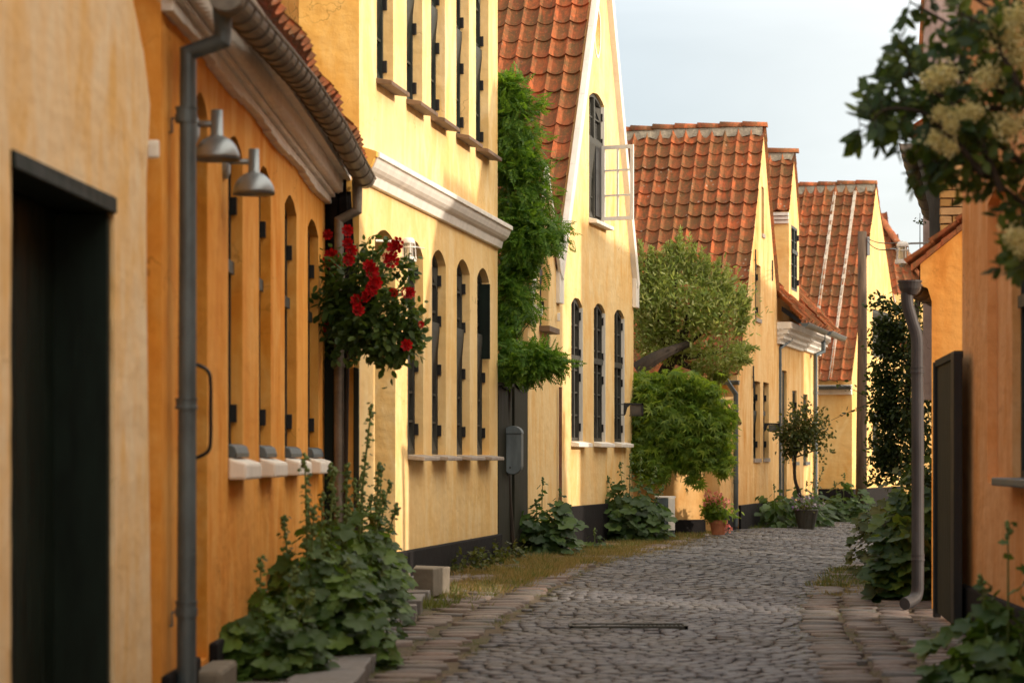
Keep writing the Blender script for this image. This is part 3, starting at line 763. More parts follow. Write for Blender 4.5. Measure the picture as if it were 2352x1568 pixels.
# ------------------------------------------------------------------ tan wall behind and black timber shed
# golden side wall etc. belong to C
WC = line_wall(825, 1143, -.24, 20.2, .171)
hC = thing('house', WC.P(WC.len/2, .1, 0), 'two storey butter yellow house with a white moulded cornice between its rows of windows', 'house')
zC = 5.6
ud0, ud1 = hw(WC, 861, 908)
lowC = [(936, 972, 554), (992, 1024, 574), (1049, 1079, 596), (1096, 1124, 616)]
upC = [(865, 903), (934, 970), (990, 1022), (1048, 1077), (1093, 1122)]
holesC = [(arch(ud0, ud1, .2, WC.z(885, 529), .08, .003), .22)]; sl, su = [], []
for a, b, t in lowC:
    p, q = hw(WC, a, b); zt = WC.z((a+b)/2, t); sl.append((p, q, zt)); holesC.append((arch(p, q, 1.02, zt, .1, .003), .14))
for a, b in upC:
    p, q = hw(WC, a, b); su.append((p, q)); holesC.append((arch(p, q, 3.55, 5.1, .08, .003), .14))
o4 = [(0, 0), (WC.len, 0), (WC.len, zC), (0, zC)]
mb = MB(); facade(mb, WC, subdiv(o4, .3, .003), holesC)
body(mb, WC, o4, .35); mb.build('wall', 'plC', hC)
mb = MB()   # shade-toned golden side wall facing down the street, wider than the front return
a = WC.P(0, 0, -.002); b = V((-1.395, a.y+.05, 0)); c = V((-4.6, a.y+.4, 0))
mb.add([a+V((0,0,0)), a+V((0,0,zC)), b+V((0,0,zC)), b], [(0, 1, 2, 3)])
r1 = WC.P(WC.len, 0, -.002); r2 = WC.P(WC.len, 0, -5)
mb.add([r1, r1+V((0,0,zC)), r2+V((0,0,zC)), r2], [(3, 2, 1, 0)]); mb.add([b, b+V((0,0,zC)), r2+V((0,0,zC)), r2], [(0, 1, 2, 3)])
mb.build('side_wall', 'plC_shade', hC)
mb = MB(); wbox(mb, WC, ud1+.0, WC.len+.01, 0, .34, 0, .04, .004); wbox(mb, WC, 0, ud0, 0, .34, 0, .04, .004); mb.build('plinth', 'black', hC, bevel=.012)
for p, q, zt in sl:
    w = window(WC, p, q, 1.02, zt, .1, .09, hC, 'framed', cols=2, rows=7, hinge=(.12, .42, .66, .86), split=.37)
    mb = MB(); mb.hexa([WC.P(p, .985, 0), WC.P(q+.025, .985, 0), WC.P(q+.025, .975, .125), WC.P(p, .975, .125), WC.P(p, 1.02, 0), WC.P(q+.025, 1.02, 0), WC.P(q+.025, 1.003, .125), WC.P(p, 1.003, .125)]); mb.build('sill', 'sillg', w, bevel=.006)
for p, q in su:
    w = window(WC, p, q, 3.55, 5.1, .08, .098, hC, 'frame', cols=2, rows=5, hinge=(.1, .38, .62, .9), split=.45)
    mb = MB(); mb.hexa([WC.P(p-.02, 3.515, 0), WC.P(q+.04, 3.515, 0), WC.P(q+.04, 3.5, .11), WC.P(p-.02, 3.5, .11), WC.P(p-.02, 3.55, 0), WC.P(q+.04, 3.55, 0), WC.P(q+.04, 3.53, .11), WC.P(p-.02, 3.53, .11)]); mb.build('sill', 'sillb', w, bevel=.004)
# open casement in the last low window
p, q, zt = sl[3]; mb = MB(); wbox(mb, WC, q-.1, q-.075, zt-.75, zt-.12, -.07, .02); mb.build('open_casement', 'green', hC)
# cornice moulding
prof = [(0, 2.80), (.035, 2.80), (.045, 2.835), (.05, 2.86), (.075, 2.875), (.095, 2.895), (.11, 2.925), (.118, 2.95), (.135, 2.955), (.135, 2.99), (0, 3.03)]
mb = MB(); mb.prism([WC.P(.02, z, d) for d, z in prof], WC.d*(WC.len+.0-.02)); mb.build('cornice', 'white', hC, bevel=.003)
mb = MB(); mb.prism([WC.P(-.03, z, d*.9) for d, z in prof[3:]+[(0, 2.87)]], WC.d*.048); mb.build('cornice_end', 'plC_shade', hC)
mb = MB(); wbox(mb, WC, ud0+.003, ud1-.003, .2, WC.z(885, 529)-.1, -.25, -.2); dC = mb.build('door', 'green', hC)
mb = MB(); wbox(mb, WC, ud0-.05, ud1+.05, .1, .2, -.1, .1, .004); mb.build('doorstep', 'concrete', hC, bevel=.01)
mb = MB(); ax = WC.d; up = (-WC.n*cos(radians(45))+V((0,0,sin(radians(45))))); tiles(mb, WC.P(-.1, zC, .2), ax, up, WC.len+.2, 3, ns=5); mb.build('roof', 'tile', hC)

# tan house behind B's roof
tn = thing('house', (-2.6, 17.2, 0), 'tan orange wall rising behind the long gutter, left of the golden side wall', 'house')
mb = MB(); mb.box((-3.0, 17.5, 3.1), 3.2, 2.2, 6.2, rz=.02); mb.build('wall', 'tan', tn)
mb = MB(); tiles(mb, (-4.7, 16.3, 6.2), (1, .02, 0), (0, .7, .7), 3.4, 1.6, ns=5); mb.build('roof', 'tile', tn)

# black timber shed end between B and C
sh = thing('timber_screen', (-1.15, 15.95, .1), 'black tarred timber screen standing in the slot behind the climbing roses', 'screen')
mb = MB()
for vx, vt, wd, lean in ((762, 292, .05, .07), (780, 273, .05, .12)):
    a = P(vx, vt, 15.72); mb.prism([a+V((-wd/2, 0, 0)), a+V((wd/2, 0, .02)), V((a.x+wd/2+lean, 15.72, .12)), V((a.x-wd/2+lean, 15.72, .12))], V((0, .04, 0)))
mb.build('post', 'black', sh)
mb = MB()
mb.prism([P(745, 440, 15.77), P(806, 440, 15.77), P(816, 600, 15.77), V((-1.03, 15.77, .1)), V((-1.24, 15.77, .1))], V((0, .03, 0)))
mb.build('boards', 'black', sh)
gs = thing('side_gate', (-1.1, 15.75, .1), 'dark green gate seen edge on between the second downpipe and the yellow house', 'gate')
mb = MB(); a, b = P(745, 826, 15.7), P(795, 826, 15.7); mb.prism([(a.x, 15.7, .12), (b.x, 15.7, .12), b, a], V((0, .04, 0))); mb.build('leaf', 'green', gs)
mb = MB(); a, b = P(796, 826, 15.66), P(812, 826, 15.66); mb.prism([(a.x, 15.66, .12), (b.x, 15.66, .12), b+V((0,0,.0)), a], V((0, .05, 0))); mb.build('jamb', 'plB', gs)
mb = MB(); a, b = P(812, 842, 15.64), P(824, 846, 15.64); mb.prism([(a.x, 15.64, .12), (b.x, 15.64, .12), b, a], V((0, .06, 0))); mb.build('post', 'gate', gs, bevel=.004)

# bulkhead lamps on an arm
def bulk_lamp(t, c, mat='whitew', R=.05):
    mb = MB(); x, y, z = c
    mb.lathe((x, y, z), [(0, .088), (.03, .084), (.042, .07), (.045, .05), (.043, .045), (0, .045)], 20); mb.build('lamp_cap', mat, t, smooth=True)
    mb = MB(); mb.lathe((x, y, z), [(.053, -.045), (.056, -.045), (.056, -.075), (.053, -.075), (.053, -.045)], 20)
    for k in range(5):
        a = k*2*pi/5; mb.tube([(x+cos(a)*.043, y+sin(a)*.043, z+.05), (x+cos(a)*.05, y+sin(a)*.05, z-.05)], .0035, 5)
    mb.lathe((x, y, z+.018), [(.047, 0), (.05, 0), (.05, .006), (.047, .006), (.047, 0)], 20)
    mb.build('cage', mat, t)
    mb = MB(); mb.lathe((x, y, z), [(.032, .045), (.032, -.06), (.028, -.085), (.014, -.098), (0, -.1)], 16); mb.build('lamp_glass', 'lglass', t, smooth=True)
c = P(938, 575, 16.35)
lc = thing('street_lamp', WC.P(WC.u(862), c.z, 0), 'white caged lamp on a slim arm beside the arched doorway of the yellow house', 'street lamp', 'white caged street lamps')
bulk_lamp(lc, c)
m0 = WC.P(WC.u(862), c.z+.055, 0)
mb = MB(); mb.tube([m0, (c.x-.03, c.y, c.z+.06)], .008, 8); mb.tube([(c.x+.02, c.y, c.z+.03), (c.x+.11, c.y, c.z+.012)], .004, 6); mb.build('arm', 'whitew', lc)

# gate between C and D0, mailbox
WG = Wall(*WC.P(WC.len, 0, 0).xy, .148, 22.2)
gt = thing('garden_gate', WG.P(WG.len/2, .1, 0), 'double leaved dark wooden gate with scalloped top beside the grey mailbox', 'gate')
for a, b in ((1145, 1176), (1182, 1212)):
    mb = MB(); p, q = hw(WG, a, b); pts = [(p, .14), (q, .14)]
    zt = WG.z((a+b)/2, 893)
    for i in range(9):
        s = i/8; pts.append((lerp(q, p, s), zt+.03*cos(s*pi*2)*.6+.012))
    mb.prism([WG.P(x, z, .0) for x, z in pts], -WG.n*.04)
    o = mb.build('gate_leaf', 'gate', gt, bevel=.003)
    mb = MB(); 
    for s, z in zip(pts[2:], pts[3:]): wbox(mb, WG, min(s[0], z[0]), max(s[0], z[0]), min(s[1], z[1])-.0, max(s[1], z[1])+.022, -.05, .02)
    mb.build('capping', 'gate', o)
mb = MB(); p, q = hw(WG, 1176.5, 1181.5); wbox(mb, WG, p, q, .1, WG.z(1179, 905), -.08, -.03); mb.build('post', 'green', gt)
mbx = thing('mailbox', WG.P(WG.u(1176), .9, .03), 'slim grey mailbox with rounded ends hung on the dark garden gate', 'mailbox')
mb = MB(); pts = []; cx_ = P(1177, 1034, 21.3); wbx, hbx = .155, .42
for k in range(9): pts.append((cx_.x-wbx/2*cos(pi*k/8), cx_.z+hbx/2-.07+.07*sin(pi*k/8)))
for k in range(9): pts.append((cx_.x+wbx/2*cos(pi*k/8), cx_.z-hbx/2+.07-.07*sin(pi*k/8)))
mb.prism([(x, 21.24, z) for x, z in pts], V((.02, .12, 0))); mb.build('box', 'zinc', mbx, bevel=.006)
mb = MB(); sc_ = [(cx_.x+(x-cx_.x)*1.07, max(z, cx_.z+.09)+ (.006 if z > cx_.z+.09 else 0)) for x, z in pts if z > cx_.z]
mb.prism([(x, 21.225, z) for x, z in sc_], V((.02, .14, 0))); mb.build('lid', 'zinc', mbx, bevel=.005)
mb = MB(); mb.box((cx_.x-.02, 21.232, cx_.z-.15), .014, .01, .014); mb.build('lock', 'iron', mbx, bevel=.003)

# ------------------------------------------------------------------ house D0 (small, behind the gate)
W0 = line_wall(1213, 1281, .148, 22.2, .16)
h0 = thing('house', W0.P(W0.len/2, .1, 0), 'small pale yellow gabled house squeezed behind the wisteria', 'house')
ua = W0.u(1247); za = W0.z(1247, 385); zl = W0.z(1213, 700); ur = W0.u(1281); zr = W0.z(1275, 640)
p, q = hw(W0, 1239, 1260); zt0 = W0.z(1250, 537); zb0 = W0.z(1250, 752)
o5 = [(0, 0), (ur, 0), (ur, zr), (ua, za), (0, zl)]
mb = MB(); facade(mb, W0, subdiv(o5, .3, .003), [(arch(p, q, zb0, zt0, .05, .003), .12)]); body(mb, W0, o5, 4); mb.build('wall', 'plD', h0)
w = window(W0, p, q, zb0, zt0, .05, .1, h0, 'framed', hinge=(.25, .75)); mb = MB(); wbox(mb, W0, p-.02, q+.07, zb0-.05, zb0, 0, .1); mb.build('sill', 'sillb', w)
mb = MB(); e0 = W0.P(0, zl, .02); ap = W0.P(ua, za, .02); e1 = W0.P(ur, zr, .02)
tiles(mb, e0-(ap-e0).normalized()*.1, -W0.n, (ap-e0), 4, (ap-e0).length+.1, ns=7, seed=8)
tiles(mb, e1, -W0.n, (ap-e1), 4, (ap-e1).length, ns=7, seed=9); mb.build('roof', 'tile', h0)
mb = MB(); 
for (A_, B_) in ((ap, e1), (ap, e0)):
    dn = (B_-A_).normalized(); nn = V((0,0,1))-dn*dn.z; nn.normalize(); mb.prism([A_+nn*.04, B_+nn*.04, B_-nn*.03, A_-nn*.03], W0.n*.03)
mb.build('verge', 'white', h0)
mb = MB(); wbox(mb, W0, -.02, .12, zl-.1, zl, -1.2, .12); wbox(mb, W0, -.02, .1, zl-.17, zl-.1, -1.2, .07); mb.build('cornice', 'white', h0, bevel=.01)
mb = MB(); wbox(mb, W0, 0, W0.len, .05, .36, 0, .03); mb.build('plinth', 'black', h0)

# ------------------------------------------------------------------ house D (gable with the open window)
WD = line_wall(1281, 1455, .671, 25.0, .248)
hD = thing('house', WD.P(WD.len/2, .08, 0), 'cream gabled house with white verge boards and an upper casement swung open', 'house')
zl, zr = WD.z(1296, 622), WD.z(1452, 640); ua = WD.u(1382); za = WD.z(1382, -156)
o5 = [(0, 0), (WD.len, 0), (WD.len, zr), (ua, za), (0, zl)]
lowD = [(1312, 1338, 684, 1013), (1364, 1390, 697, 1014), (1411, 1434, 711, 1015)]
holes = []; sd = []
for a, b, t, bt in lowD:
    p, q = hw(WD, a, b); zt = WD.z((a+b)/2, t); zb = WD.z((a+b)/2, bt); sd.append((p, q, zt, zb)); holes.append((arch(p, q, zb, zt, .08, .004), .10))
pg, qg = hw(WD, 1353, 1388); zg1, zg0 = WD.z(1371, 216), WD.z(1371, 508); holes.append((arch(pg, qg, zg0, zg1, .08, .004), .10))
po, qo = hw(WD, 1366, 1378); zo0, zo1 = WD.z(1372, 127), WD.z(1372, 19)
cn = [((po+qo)/2+(qo-po)/2*cos(a), (zo0+zo1)/2+(zo1-zo0)/2*sin(a)) for a in [2*pi*i/24 for i in range(24)]]
holes.append((cn, .06))
mb = MB(); facade(mb, WD, subdiv(o5, .3, .003), holes); body(mb, WD, o5, 6); mb.build('wall', 'plD', hD)
mb = MB(); mb.add([WD.P(a, b, -.055) for a, b in cn], [tuple(range(24))]); mb.build('niche', 'white', hD)
mb = MB(); co = [((po+qo)/2+((qo-po)/2+.035)*cos(a), (zo0+zo1)/2+((zo1-zo0)/2+.035)*sin(a)) for a in [2*pi*i/24 for i in range(24)]]
mb.add([WD.P(a, b, .006) for a, b in cn]+[WD.P(a, b, .006) for a, b in co], [(i, (i+1)%24, (i+1)%24+24, i+24) for i in range(24)]); mb.build('niche_rim', 'white', hD)
for p, q, zt, zb in sd+[(pg, qg, zg1, zg0)]:
    up_ = zt > 3
    w = window(WD, p, q, zb, zt, .08, .062, hD, 'framed', cols=3, rows=6, fw=.04, hinge=(.1, .45, .62, .88) if not up_ else (.65, .85), split=.42 if not up_ else .38, hd=.02)
    mb = MB(); ring = arch(p, q, zb, zt, .08); n = len(ring)   # white reveal on the far jamb
    wbox(mb, WD, q-.012, q-.002, zb, zt-.09, -.06, .004); mb.build('reveal', 'white', w)
    mb = MB(); mb.hexa([WD.P(p-.02, zb-.055, 0), WD.P(q+.1, zb-.055, 0), WD.P(q+.1, zb-.06, .09), WD.P(p-.02, zb-.06, .09), WD.P(p-.02, zb, -.0), WD.P(q+.1, zb, 0), WD.P(q+.1, zb-.02, .09), WD.P(p-.02, zb-.02, .09)]); mb.build('sill', 'white', w, bevel=.005)
    if up_:
        mb = MB(); um = (p+q)/2+.01; zs = lerp(zt, zb, .38); wbox(mb, WD, um, q-.05, zb+.06, zs-.04, -.04, -.012); mb.build('dark_opening', 'iron', w)
        # casement swung straight out
        hg = WD.P(q-.1, 0, 0); k0 = WD.z(1380, 506); k1 = WD.z(1380, 334); ww = .37; dr_ = (WD.n*1.0-WD.d*.2).normalized(); th = dr_.cross(V((0,0,1)))*.025
        def cb(m, s0, s1, z0, z1): 
            a = hg+dr_*s0; b = hg+dr_*s1; m.prism([(a.x, a.y, z0), (b.x, b.y, z0), (b.x, b.y, z1), (a.x, a.y, z1)], th)
        mb = MB(); cb(mb, 0, ww, k0, k0+.04); cb(mb, 0, ww, k1-.04, k1); cb(mb, 0, .035, k0+.04, k1-.04); cb(mb, ww-.035, ww, k0+.04, k1-.04)
        cb(mb, ww/2-.009, ww/2+.009, k0+.04, k1-.04)
        for s in (1/3, 2/3): z = lerp(k0, k1, s); cb(mb, .035, ww/2-.009, z-.009, z+.009); cb(mb, ww/2+.009, ww-.035, z-.009, z+.009)
        mb.build('open_casement', 'whitew', w)
mb = MB(); wbox(mb, WD, 0.0, WD.len+.01, -.05, .50, 0, .04, .004); mb.build('plinth', 'black', hD, bevel=.012)
eL, eR, ap = WD.P(-.05, zl-.08, .0), WD.P(WD.len+.05, zr-.08, .0), WD.P(ua, za, .0)
mb = MB()
for (A_, B_) in ((ap, eL), (ap, eR)):
    dn = (B_-A_).normalized(); nn = V((0,0,1))-dn*dn.z; nn.normalize()
    if nn.dot(WD.n) > 2: pass
    m_ = 10
    for i in range(m_):
        a = A_.lerp(B_, i/m_); b = A_.lerp(B_, (i+.995)/m_); mb.prism([a+nn*.05, b+nn*.05, b-nn*.07, a-nn*.07], WD.n*.06)
mb.build('verge_board', 'white', hD)
mb = MB(); wbox(mb, WD, -.12, .08, zl-.35, zl-.02, 0, .05); wbox(mb, WD, WD.len-.08, WD.len+.1, zr-.33, zr-.0, 0, .05); mb.build('verge_foot', 'white', hD, bevel=.006)
mb = MB(); sl_ = (ap-eL)
tiles(mb, eL-WD.n*.01-sl_.normalized()*.05+V((0,0,.10)), -WD.n, sl_, 6, sl_.length, ns=11, seed=21)
sr_ = ap-eR; tiles(mb, eR+WD.n*.02+V((0,0,.06)), -WD.n, sr_, 6, sr_.length, ns=7, seed=22, amp=.03)
mb.build('roof', 'tiled', hD)
mb = MB(); ridge(mb, ap+WD.n*.02+V((0,0,.06)), ap-WD.n*6+V((0,0,.06))); mb.build('ridge_tiles', 'tiled', hD, smooth=True)
g1 = WD.P(-.18, zl-.02, -.02); half_gutter([g1, g1-WD.n*3], .06).build('gutter', 'zinc', hD)
mb = MB(); wbox(mb, WD, -.1, .0, zl-.2, zl-.13, -1.5, -.005); wbox(mb, WD, -.07, .0, zl-.27, zl-.2, -1.5, -.005); mb.build('cornice', 'white', hD)
mb = MB(); q_ = W0.P(W0.len-.02, 0, .03); mb.box((q_.x, q_.y, 1.05), .03, .03, 1.3); mb.build('conduit', 'rust', hD)
mb = MB(); q_ = P(1283, 728, 24.0); mb.box(q_, .03, .05, .08); mb.build('junction_box', 'whitew', hD, bevel=.006)
# box lanterns
def box_lamp(W, vxw, vx0, vx1, vy0, vy1, label):
    u = W.u(vxw); Y = W.Y(vxw); z1, z0 = W.z(vxw, vy0), W.z(vxw, vy1); b0 = W.P(u, z0, 0)
    x0, x1 = (vx0-CX)/F*Y, (vx1-CX)/F*Y
    t = thing('wall_lantern', W.P(u, (z0+z1)/2, 0), label, 'wall lamp', 'black box lanterns')
    mb = MB(); xm = lerp(x0, x1, .3)
    mb.prism([(x0, Y, z1), (x0, Y, z0), (x0+.02, Y, z0+.02), (xm*.6+x0*.4, Y, lerp(z0, z1, .65)), (xm, Y, lerp(z0, z1, .8)), (xm, Y, z1)], V((0, .09, 0)))
    mb.prism([(xm, Y-.0, z1), (x1, Y, z1-.004), (x1, Y, z1-.025), (xm, Y, z1-.022)], V((0, .1, 0)))
    mb.prism([(xm, Y, z0), (x1, Y, z0), (x1, Y, z0+.012), (xm, Y, z0+.012)], V((0, .1, 0)))
    mb.prism([(x1-.02, Y, z0), (x1, Y, z0), (x1, Y, z1), (x1-.02, Y, z1)], V((0, .1, 0)))
    mb.build('housing', 'iron', t)
    mb = MB(); mb.prism([(xm+.003, Y+.01, z0+.014), (x1-.022, Y+.01, z0+.014), (x1-.022, Y+.01, z1-.026), (xm+.003, Y+.01, z1-.026)], V((0, .08, 0))); mb.build('lamp_glass', 'glass', t)
    mb = MB(); 
    for z in (z0+.015, z1-.015): mb.tube([W.P(u, z, 0), (x0+.01, Y+.04, z)], .006, 6)
    mb.build('bracket', 'iron', t)
box_lamp(WD, 1413, 1433, 1478, 925, 955, 'black box lantern beside the last window of the cream gabled house')
# ------------------------------------------------------------------ garden wall, creeper door
wy = 28.0
WW = Wall(1.42, 28.05, (1618-CX)/F*28.6, 28.6)
gw = thing('garden_wall', WW.P(WW.len/2, .09, 0), 'golden garden wall with black foot beneath the hanging creeper', 'wall')
mb = MB(); o4 = [(0, .0), (WW.len, .0), (WW.len, 1.75), (0, 1.75)]; facade(mb, WW, subdiv(o4, .25, .003), []); body(mb, WW, o4, .3); mb.build('plaster_face', 'plE', gw)
mb = MB(); wbox(mb, WW, 0, WW.len+.0, .03, .27, 0, .03, .004); mb.build('plinth', 'black', gw, bevel=.01)
mb = MB(); wbox(mb, WW, 0, WW.len, 1.75, 1.81, -.36, .06, .006); mb.build('coping', 'rust', gw, bevel=.01)
WP = Wall((1653-CX)/F*29.2, 29.2, 2.80, 30.25)
gp = thing('gate_pier', WP.P(0, .1, 0), 'narrow peach wall with a small brown tiled arch over the slatted door', 'wall')
zt = 1+(HY-925)*29.3/F
mb = MB(); o4 = [(0, .0), (WP.len, .0), (WP.len, zt+.1), (0, zt-.02)]; facade(mb, WP, subdiv(o4, .25, .003), []); body(mb, WP, o4, .35)
a, b = WW.P(WW.len, 0, -.3), WP.P(0, 0, -.35)
mb.prism([(a.x-.02, 29.05, 1.62), (b.x+.03, 29.35, 1.62), (b.x+.03, 29.35, zt), (a.x-.02, 29.05, zt-.05)], V((0, .2, 0)))
mb.build('plaster_face', 'plE', gp)
mb = MB(); wbox(mb, WP, 0, WP.len, .03, .3, 0, .03); mb.build('plinth', 'black', gp, bevel=.01)
Yt = 29.0
def ribbon(pts, wd, th=.02, back=.16):
    m = MB(); n = len(pts)
    for i in range(n-1):
        a, b = P(*pts[i], Yt), P(*pts[i+1], Yt); d = (b-a).normalized(); nn = V((-d.z, 0, d.x)); 
        if nn.z < 0: nn = -nn
        m.prism([a, b, b+nn*th, a+nn*th], V((0, back, 0)))
    return m
m = ribbon([(1638, 930), (1646, 926), (1656, 925), (1666, 929), (1672, 936), (1675, 942)], .05, .022); m.build('arch_tile', 'rust', gp)
m = ribbon([(1652, 944), (1662, 943), (1668, 946), (1674, 955), (1681, 964), (1690, 970), (1701, 976)], .05, .034, .2); m.build('arch_tile', 'rust', gp)
dd = thing('slatted_door', (2.4, 29.3, .1), 'dark slatted door in the passage beside the geranium pot', 'door')
mb = MB(); x0, x1 = (1612-CX)/F*29.3, (1656-CX)/F*29.3
for i in range(7):
    a = lerp(x0, x1, i/7); mb.box((a+.015, 29.3, .86), (x1-x0)/7-.008, .03, 1.52)
mb.build('slats', 'green', dd, bevel=.003); mb = MB(); mb.box(((x0+x1)/2, 29.335, .86), x1-x0, .02, 1.52); mb.build('backing', 'iron', dd)
mb = MB(); mb.tube([(x1-.12, 29.28, 1.24), (x1-.12, 29.24, 1.24), (x1-.04, 29.24, 1.24)], .008, 6); mb.build('handle', 'steel', dd)
# electrical cabinet
cb_ = thing('cable_cabinet', (1.8, 27.2, .08), 'grey white electrical cabinet half hidden by the mallow at the garden wall', 'cabinet')
mb = MB(); a = P(1538, 1143, 27.3); mb.box((a.x-.05, 27.35, lerp(.1, a.z, .5)), .21, .2, a.z-.1); mb.build('case', 'zinc', cb_, bevel=.01)
mb = MB(); mb.box((a.x+.018, 27.238, lerp(.1, a.z, .5)+.04), .075, .02, a.z-.18); mb.build('door', 'whitew', cb_, bevel=.004)
mb = MB(); mb.box((a.x-.05, 27.35, a.z+.01), .23, .22, .02); mb.build('lid', 'whitew', cb_, bevel=.004)

# ------------------------------------------------------------------ house E
WE = line_wall(1696, 1785, 2.832, 30.3, .25)
hE = thing('house', WE.P(WE.len/2, .1, 0), 'peach house with the broad lichen spotted orange pantile roof behind the tree', 'house')
zl = 2.10; ua = WE.u(1753); za = WE.z(1753, 300); zr = WE.z(1783, 690)
o5 = [(0, 0), (WE.len, 0), (WE.len, zr), (ua, za), (0, zl)]
we = [(1730, 1746, 875, 1056), (1753, 1766, 878, 1055), (1734, 1747, 608, 735), (1749, 1755, 430, 541)]
holes = []; se = []
for a, b, t, bt in we:
    p, q = hw(WE, a, b); z1, z0 = WE.z((a+b)/2, t), WE.z((a+b)/2, bt); se.append((p, q, z1, z0)); holes.append((arch(p, q, z0, z1, 0, .004), .13))
mb = MB(); facade(mb, WE, subdiv(o5, .3, .004), holes); body(mb, WE, o5, 6.4)
mb.build('wall', 'plE', hE)
for i, (p, q, z1, z0) in enumerate(se):
    w = window(WE, p, q, z0, z1, 0, .09, hE, 'framed' if i else 'green', cols=2, rows=4, hinge=(.2, .8), fw=.04)
    mb = MB(); wbox(mb, WE, p+.01, q+.01, z0-.03, z0+.02, -.06, .02); mb.build('sill', 'sillg', w)
for vx, t, b in ((1732, 573, 621), (1771, 598, 645), (1727, 840, 891)):
    u = WE.u(vx); mb = MB(); m_ = MB(); z1, z0 = WE.z(vx, t), WE.z(vx, b); m_.tube([WE.P(u-.01, z0, .02), WE.P(u+.012, lerp(z0, z1, .3), .02), WE.P(u-.008, lerp(z0, z1, .7), .02), WE.P(u, z1, .02)], .011, 5); m_.tube([WE.P(u-.03, lerp(z0, z1, .5), .02), WE.P(u+.03, lerp(z0, z1, .52), .02)], .012, 5); m_.build('iron_tie', 'iron', hE)
mb = MB(); wbox(mb, WE, 0, WE.len, .0, .40, 0, .035, .004); mb.build('plinth', 'black', hE, bevel=.01)
eL, eR, ap = WE.P(-.02, zl+.0, 0), WE.P(WE.len, zr, 0), WE.P(ua, za, 0)
mb = MB(); sl_ = ap-eL
tiles(mb, eL+WE.n*.03-sl_.normalized()*.12+V((0,0,.03)), -WE.n, sl_, 6.4, sl_.length+.08, ns=11, seed=31, sag=.02)
sr_ = ap-eR; tiles(mb, eR+WE.n*.03+V((0,0,.03)), -WE.n, sr_, 6.4, sr_.length, ns=6, seed=32); mb.build('roof', 'tile', hE)
mb = MB(); ridge(mb, ap+WE.n*.04+V((0,0,.05)), ap-WE.n*6.4+V((0,0,.05)), .075, .3); mb.build('ridge_tiles', 'tile', hE, smooth=True)
mb = MB(); mortar_bed(mb, ap+WE.n*.0+V((0,0,.055)), ap-WE.n*6.4+V((0,0,.055)), .10, .13); mb.build('mortar_bed', 'mortar', hE)
g1 = eL+WE.n*.03-sl_.normalized()*.14-WE.d*.03+V((0,0,-.03)); half_gutter([g1, g1-WE.n*4.5], .05).build('gutter', 'zinc', hE)
mb = MB(); wbox(mb, WE, -.1, -.003, zl-.16, zl-.07, -5, .0); mb.build('cornice', 'plE', hE)
a = P(1666, 858, 29.9); b = P(1690, 905, 30.0)
pipe([(a.x, 29.9, a.z+.06), (a.x, 29.9, a.z-.06), (b.x, 30.0, b.z), (b.x, 30.0, P(0, 1208, 30.0).z)], .031, [(b.x, 30.0, 1.6), (b.x, 30.0, .7)]).build('downpipe', 'zinc', hE)
box_lamp(WE, 1757, 1756, 1791, 971, 991, 'black box lantern by the narrow windows of the peach house')

# ------------------------------------------------------------------ houses F (two eaves to the street, one dormer)
WF = line_wall(1785, 1839, 2.832, 30.3, .25)
hF = thing('house', WF.P(WF.len/2, .05, 0), 'peach house with a tall narrow dormer and a white dentil cornice', 'house')
zF = 2.62
pd, qd = hw(WF, 1796, 1807)
holes = [(arch(pd, qd, .1, WF.z(1801, 851), 0, .003), .09)]; sf = []
for a, b, t, bt in ((1820, 1830, 896, 1060),):
    p, q = hw(WF, a, b); sf.append((p, q, WF.z(a, t), WF.z(a, bt))); holes.append((arch(p, q, WF.z(a, bt), WF.z(a, t), 0, .003), .12))
o4 = [(0, 0), (WF.len, 0), (WF.len, zF+.3), (0, zF+.3)]
mb = MB(); facade(mb, WF, subdiv(o4, .3, .004), holes); body(mb, WF, o4, 3); mb.build('wall', 'plE', hF)
mb = MB(); wbox(mb, WF, pd+.003, qd-.003, .1, WF.z(1801, 851)-.01, -.08, -.035); mb.build('door', 'green', hF)
for p, q, z1, z0 in sf:
    w = window(WF, p, q, z0, z1, 0, .055, hF, 'green', hinge=(.2, .8)); mb = MB(); wbox(mb, WF, p, q+.02, z0-.05, z0, -.05, .04); mb.build('sill', 'zinc', w)
mb = MB(); wbox(mb, WF, 0, WF.len, -.02, .36, 0, .03); mb.build('plinth', 'black', hF)
def dentil(W, u0, u1, z0, parent):
    mb = MB()
    for i, (dz, d) in enumerate(((0, .05), (.07, .10), (.14, .15), (.21, .2))):
        wbox(mb, W, u0, u1, z0+dz, z0+dz+.045, 0, d)
        k = int((u1-u0+.0)/.07)
        if i < 3:
            for j in range(k): u = u0+(j+.5)*(u1-u0)/k; wbox(mb, W, u-.018, u+.018, z0+dz+.045, z0+dz+.07, 0, d+.025)
            # teeth also on the end that faces the camera
            for j in range(max(1, int(d/.05))): wbox(mb, W, u0-.02, u0-.002, z0+dz+.045, z0+dz+.07, j*.05+.01, j*.05+.035)
        else: wbox(mb, W, u0, u1, z0+dz+.045, z0+dz+.09, 0, d)
    return mb.build('cornice', 'white', parent)
dentil(WF, -.02, WF.len-.02, WF.z(1785, 792)+.02, hF)
zE = WF.z(1785, 744)+.05
mb = MB(); up = (-WF.n*cos(radians(48))+V((0,0,sin(radians(48))))); tiles(mb, WF.P(-.05, zE, .32), WF.d, up, WF.len+.1, 3, ns=9, seed=41); mb.build('roof', 'tile', hF)
g1 = WF.P(.2, zE-.03, .36); half_gutter([g1, g1+WF.d*(WF.len-.2)], .055).build('gutter', 'zinc', hF)
q0 = P(1815, 748, 34.6); q1 = P(1790, 800, 34.0)
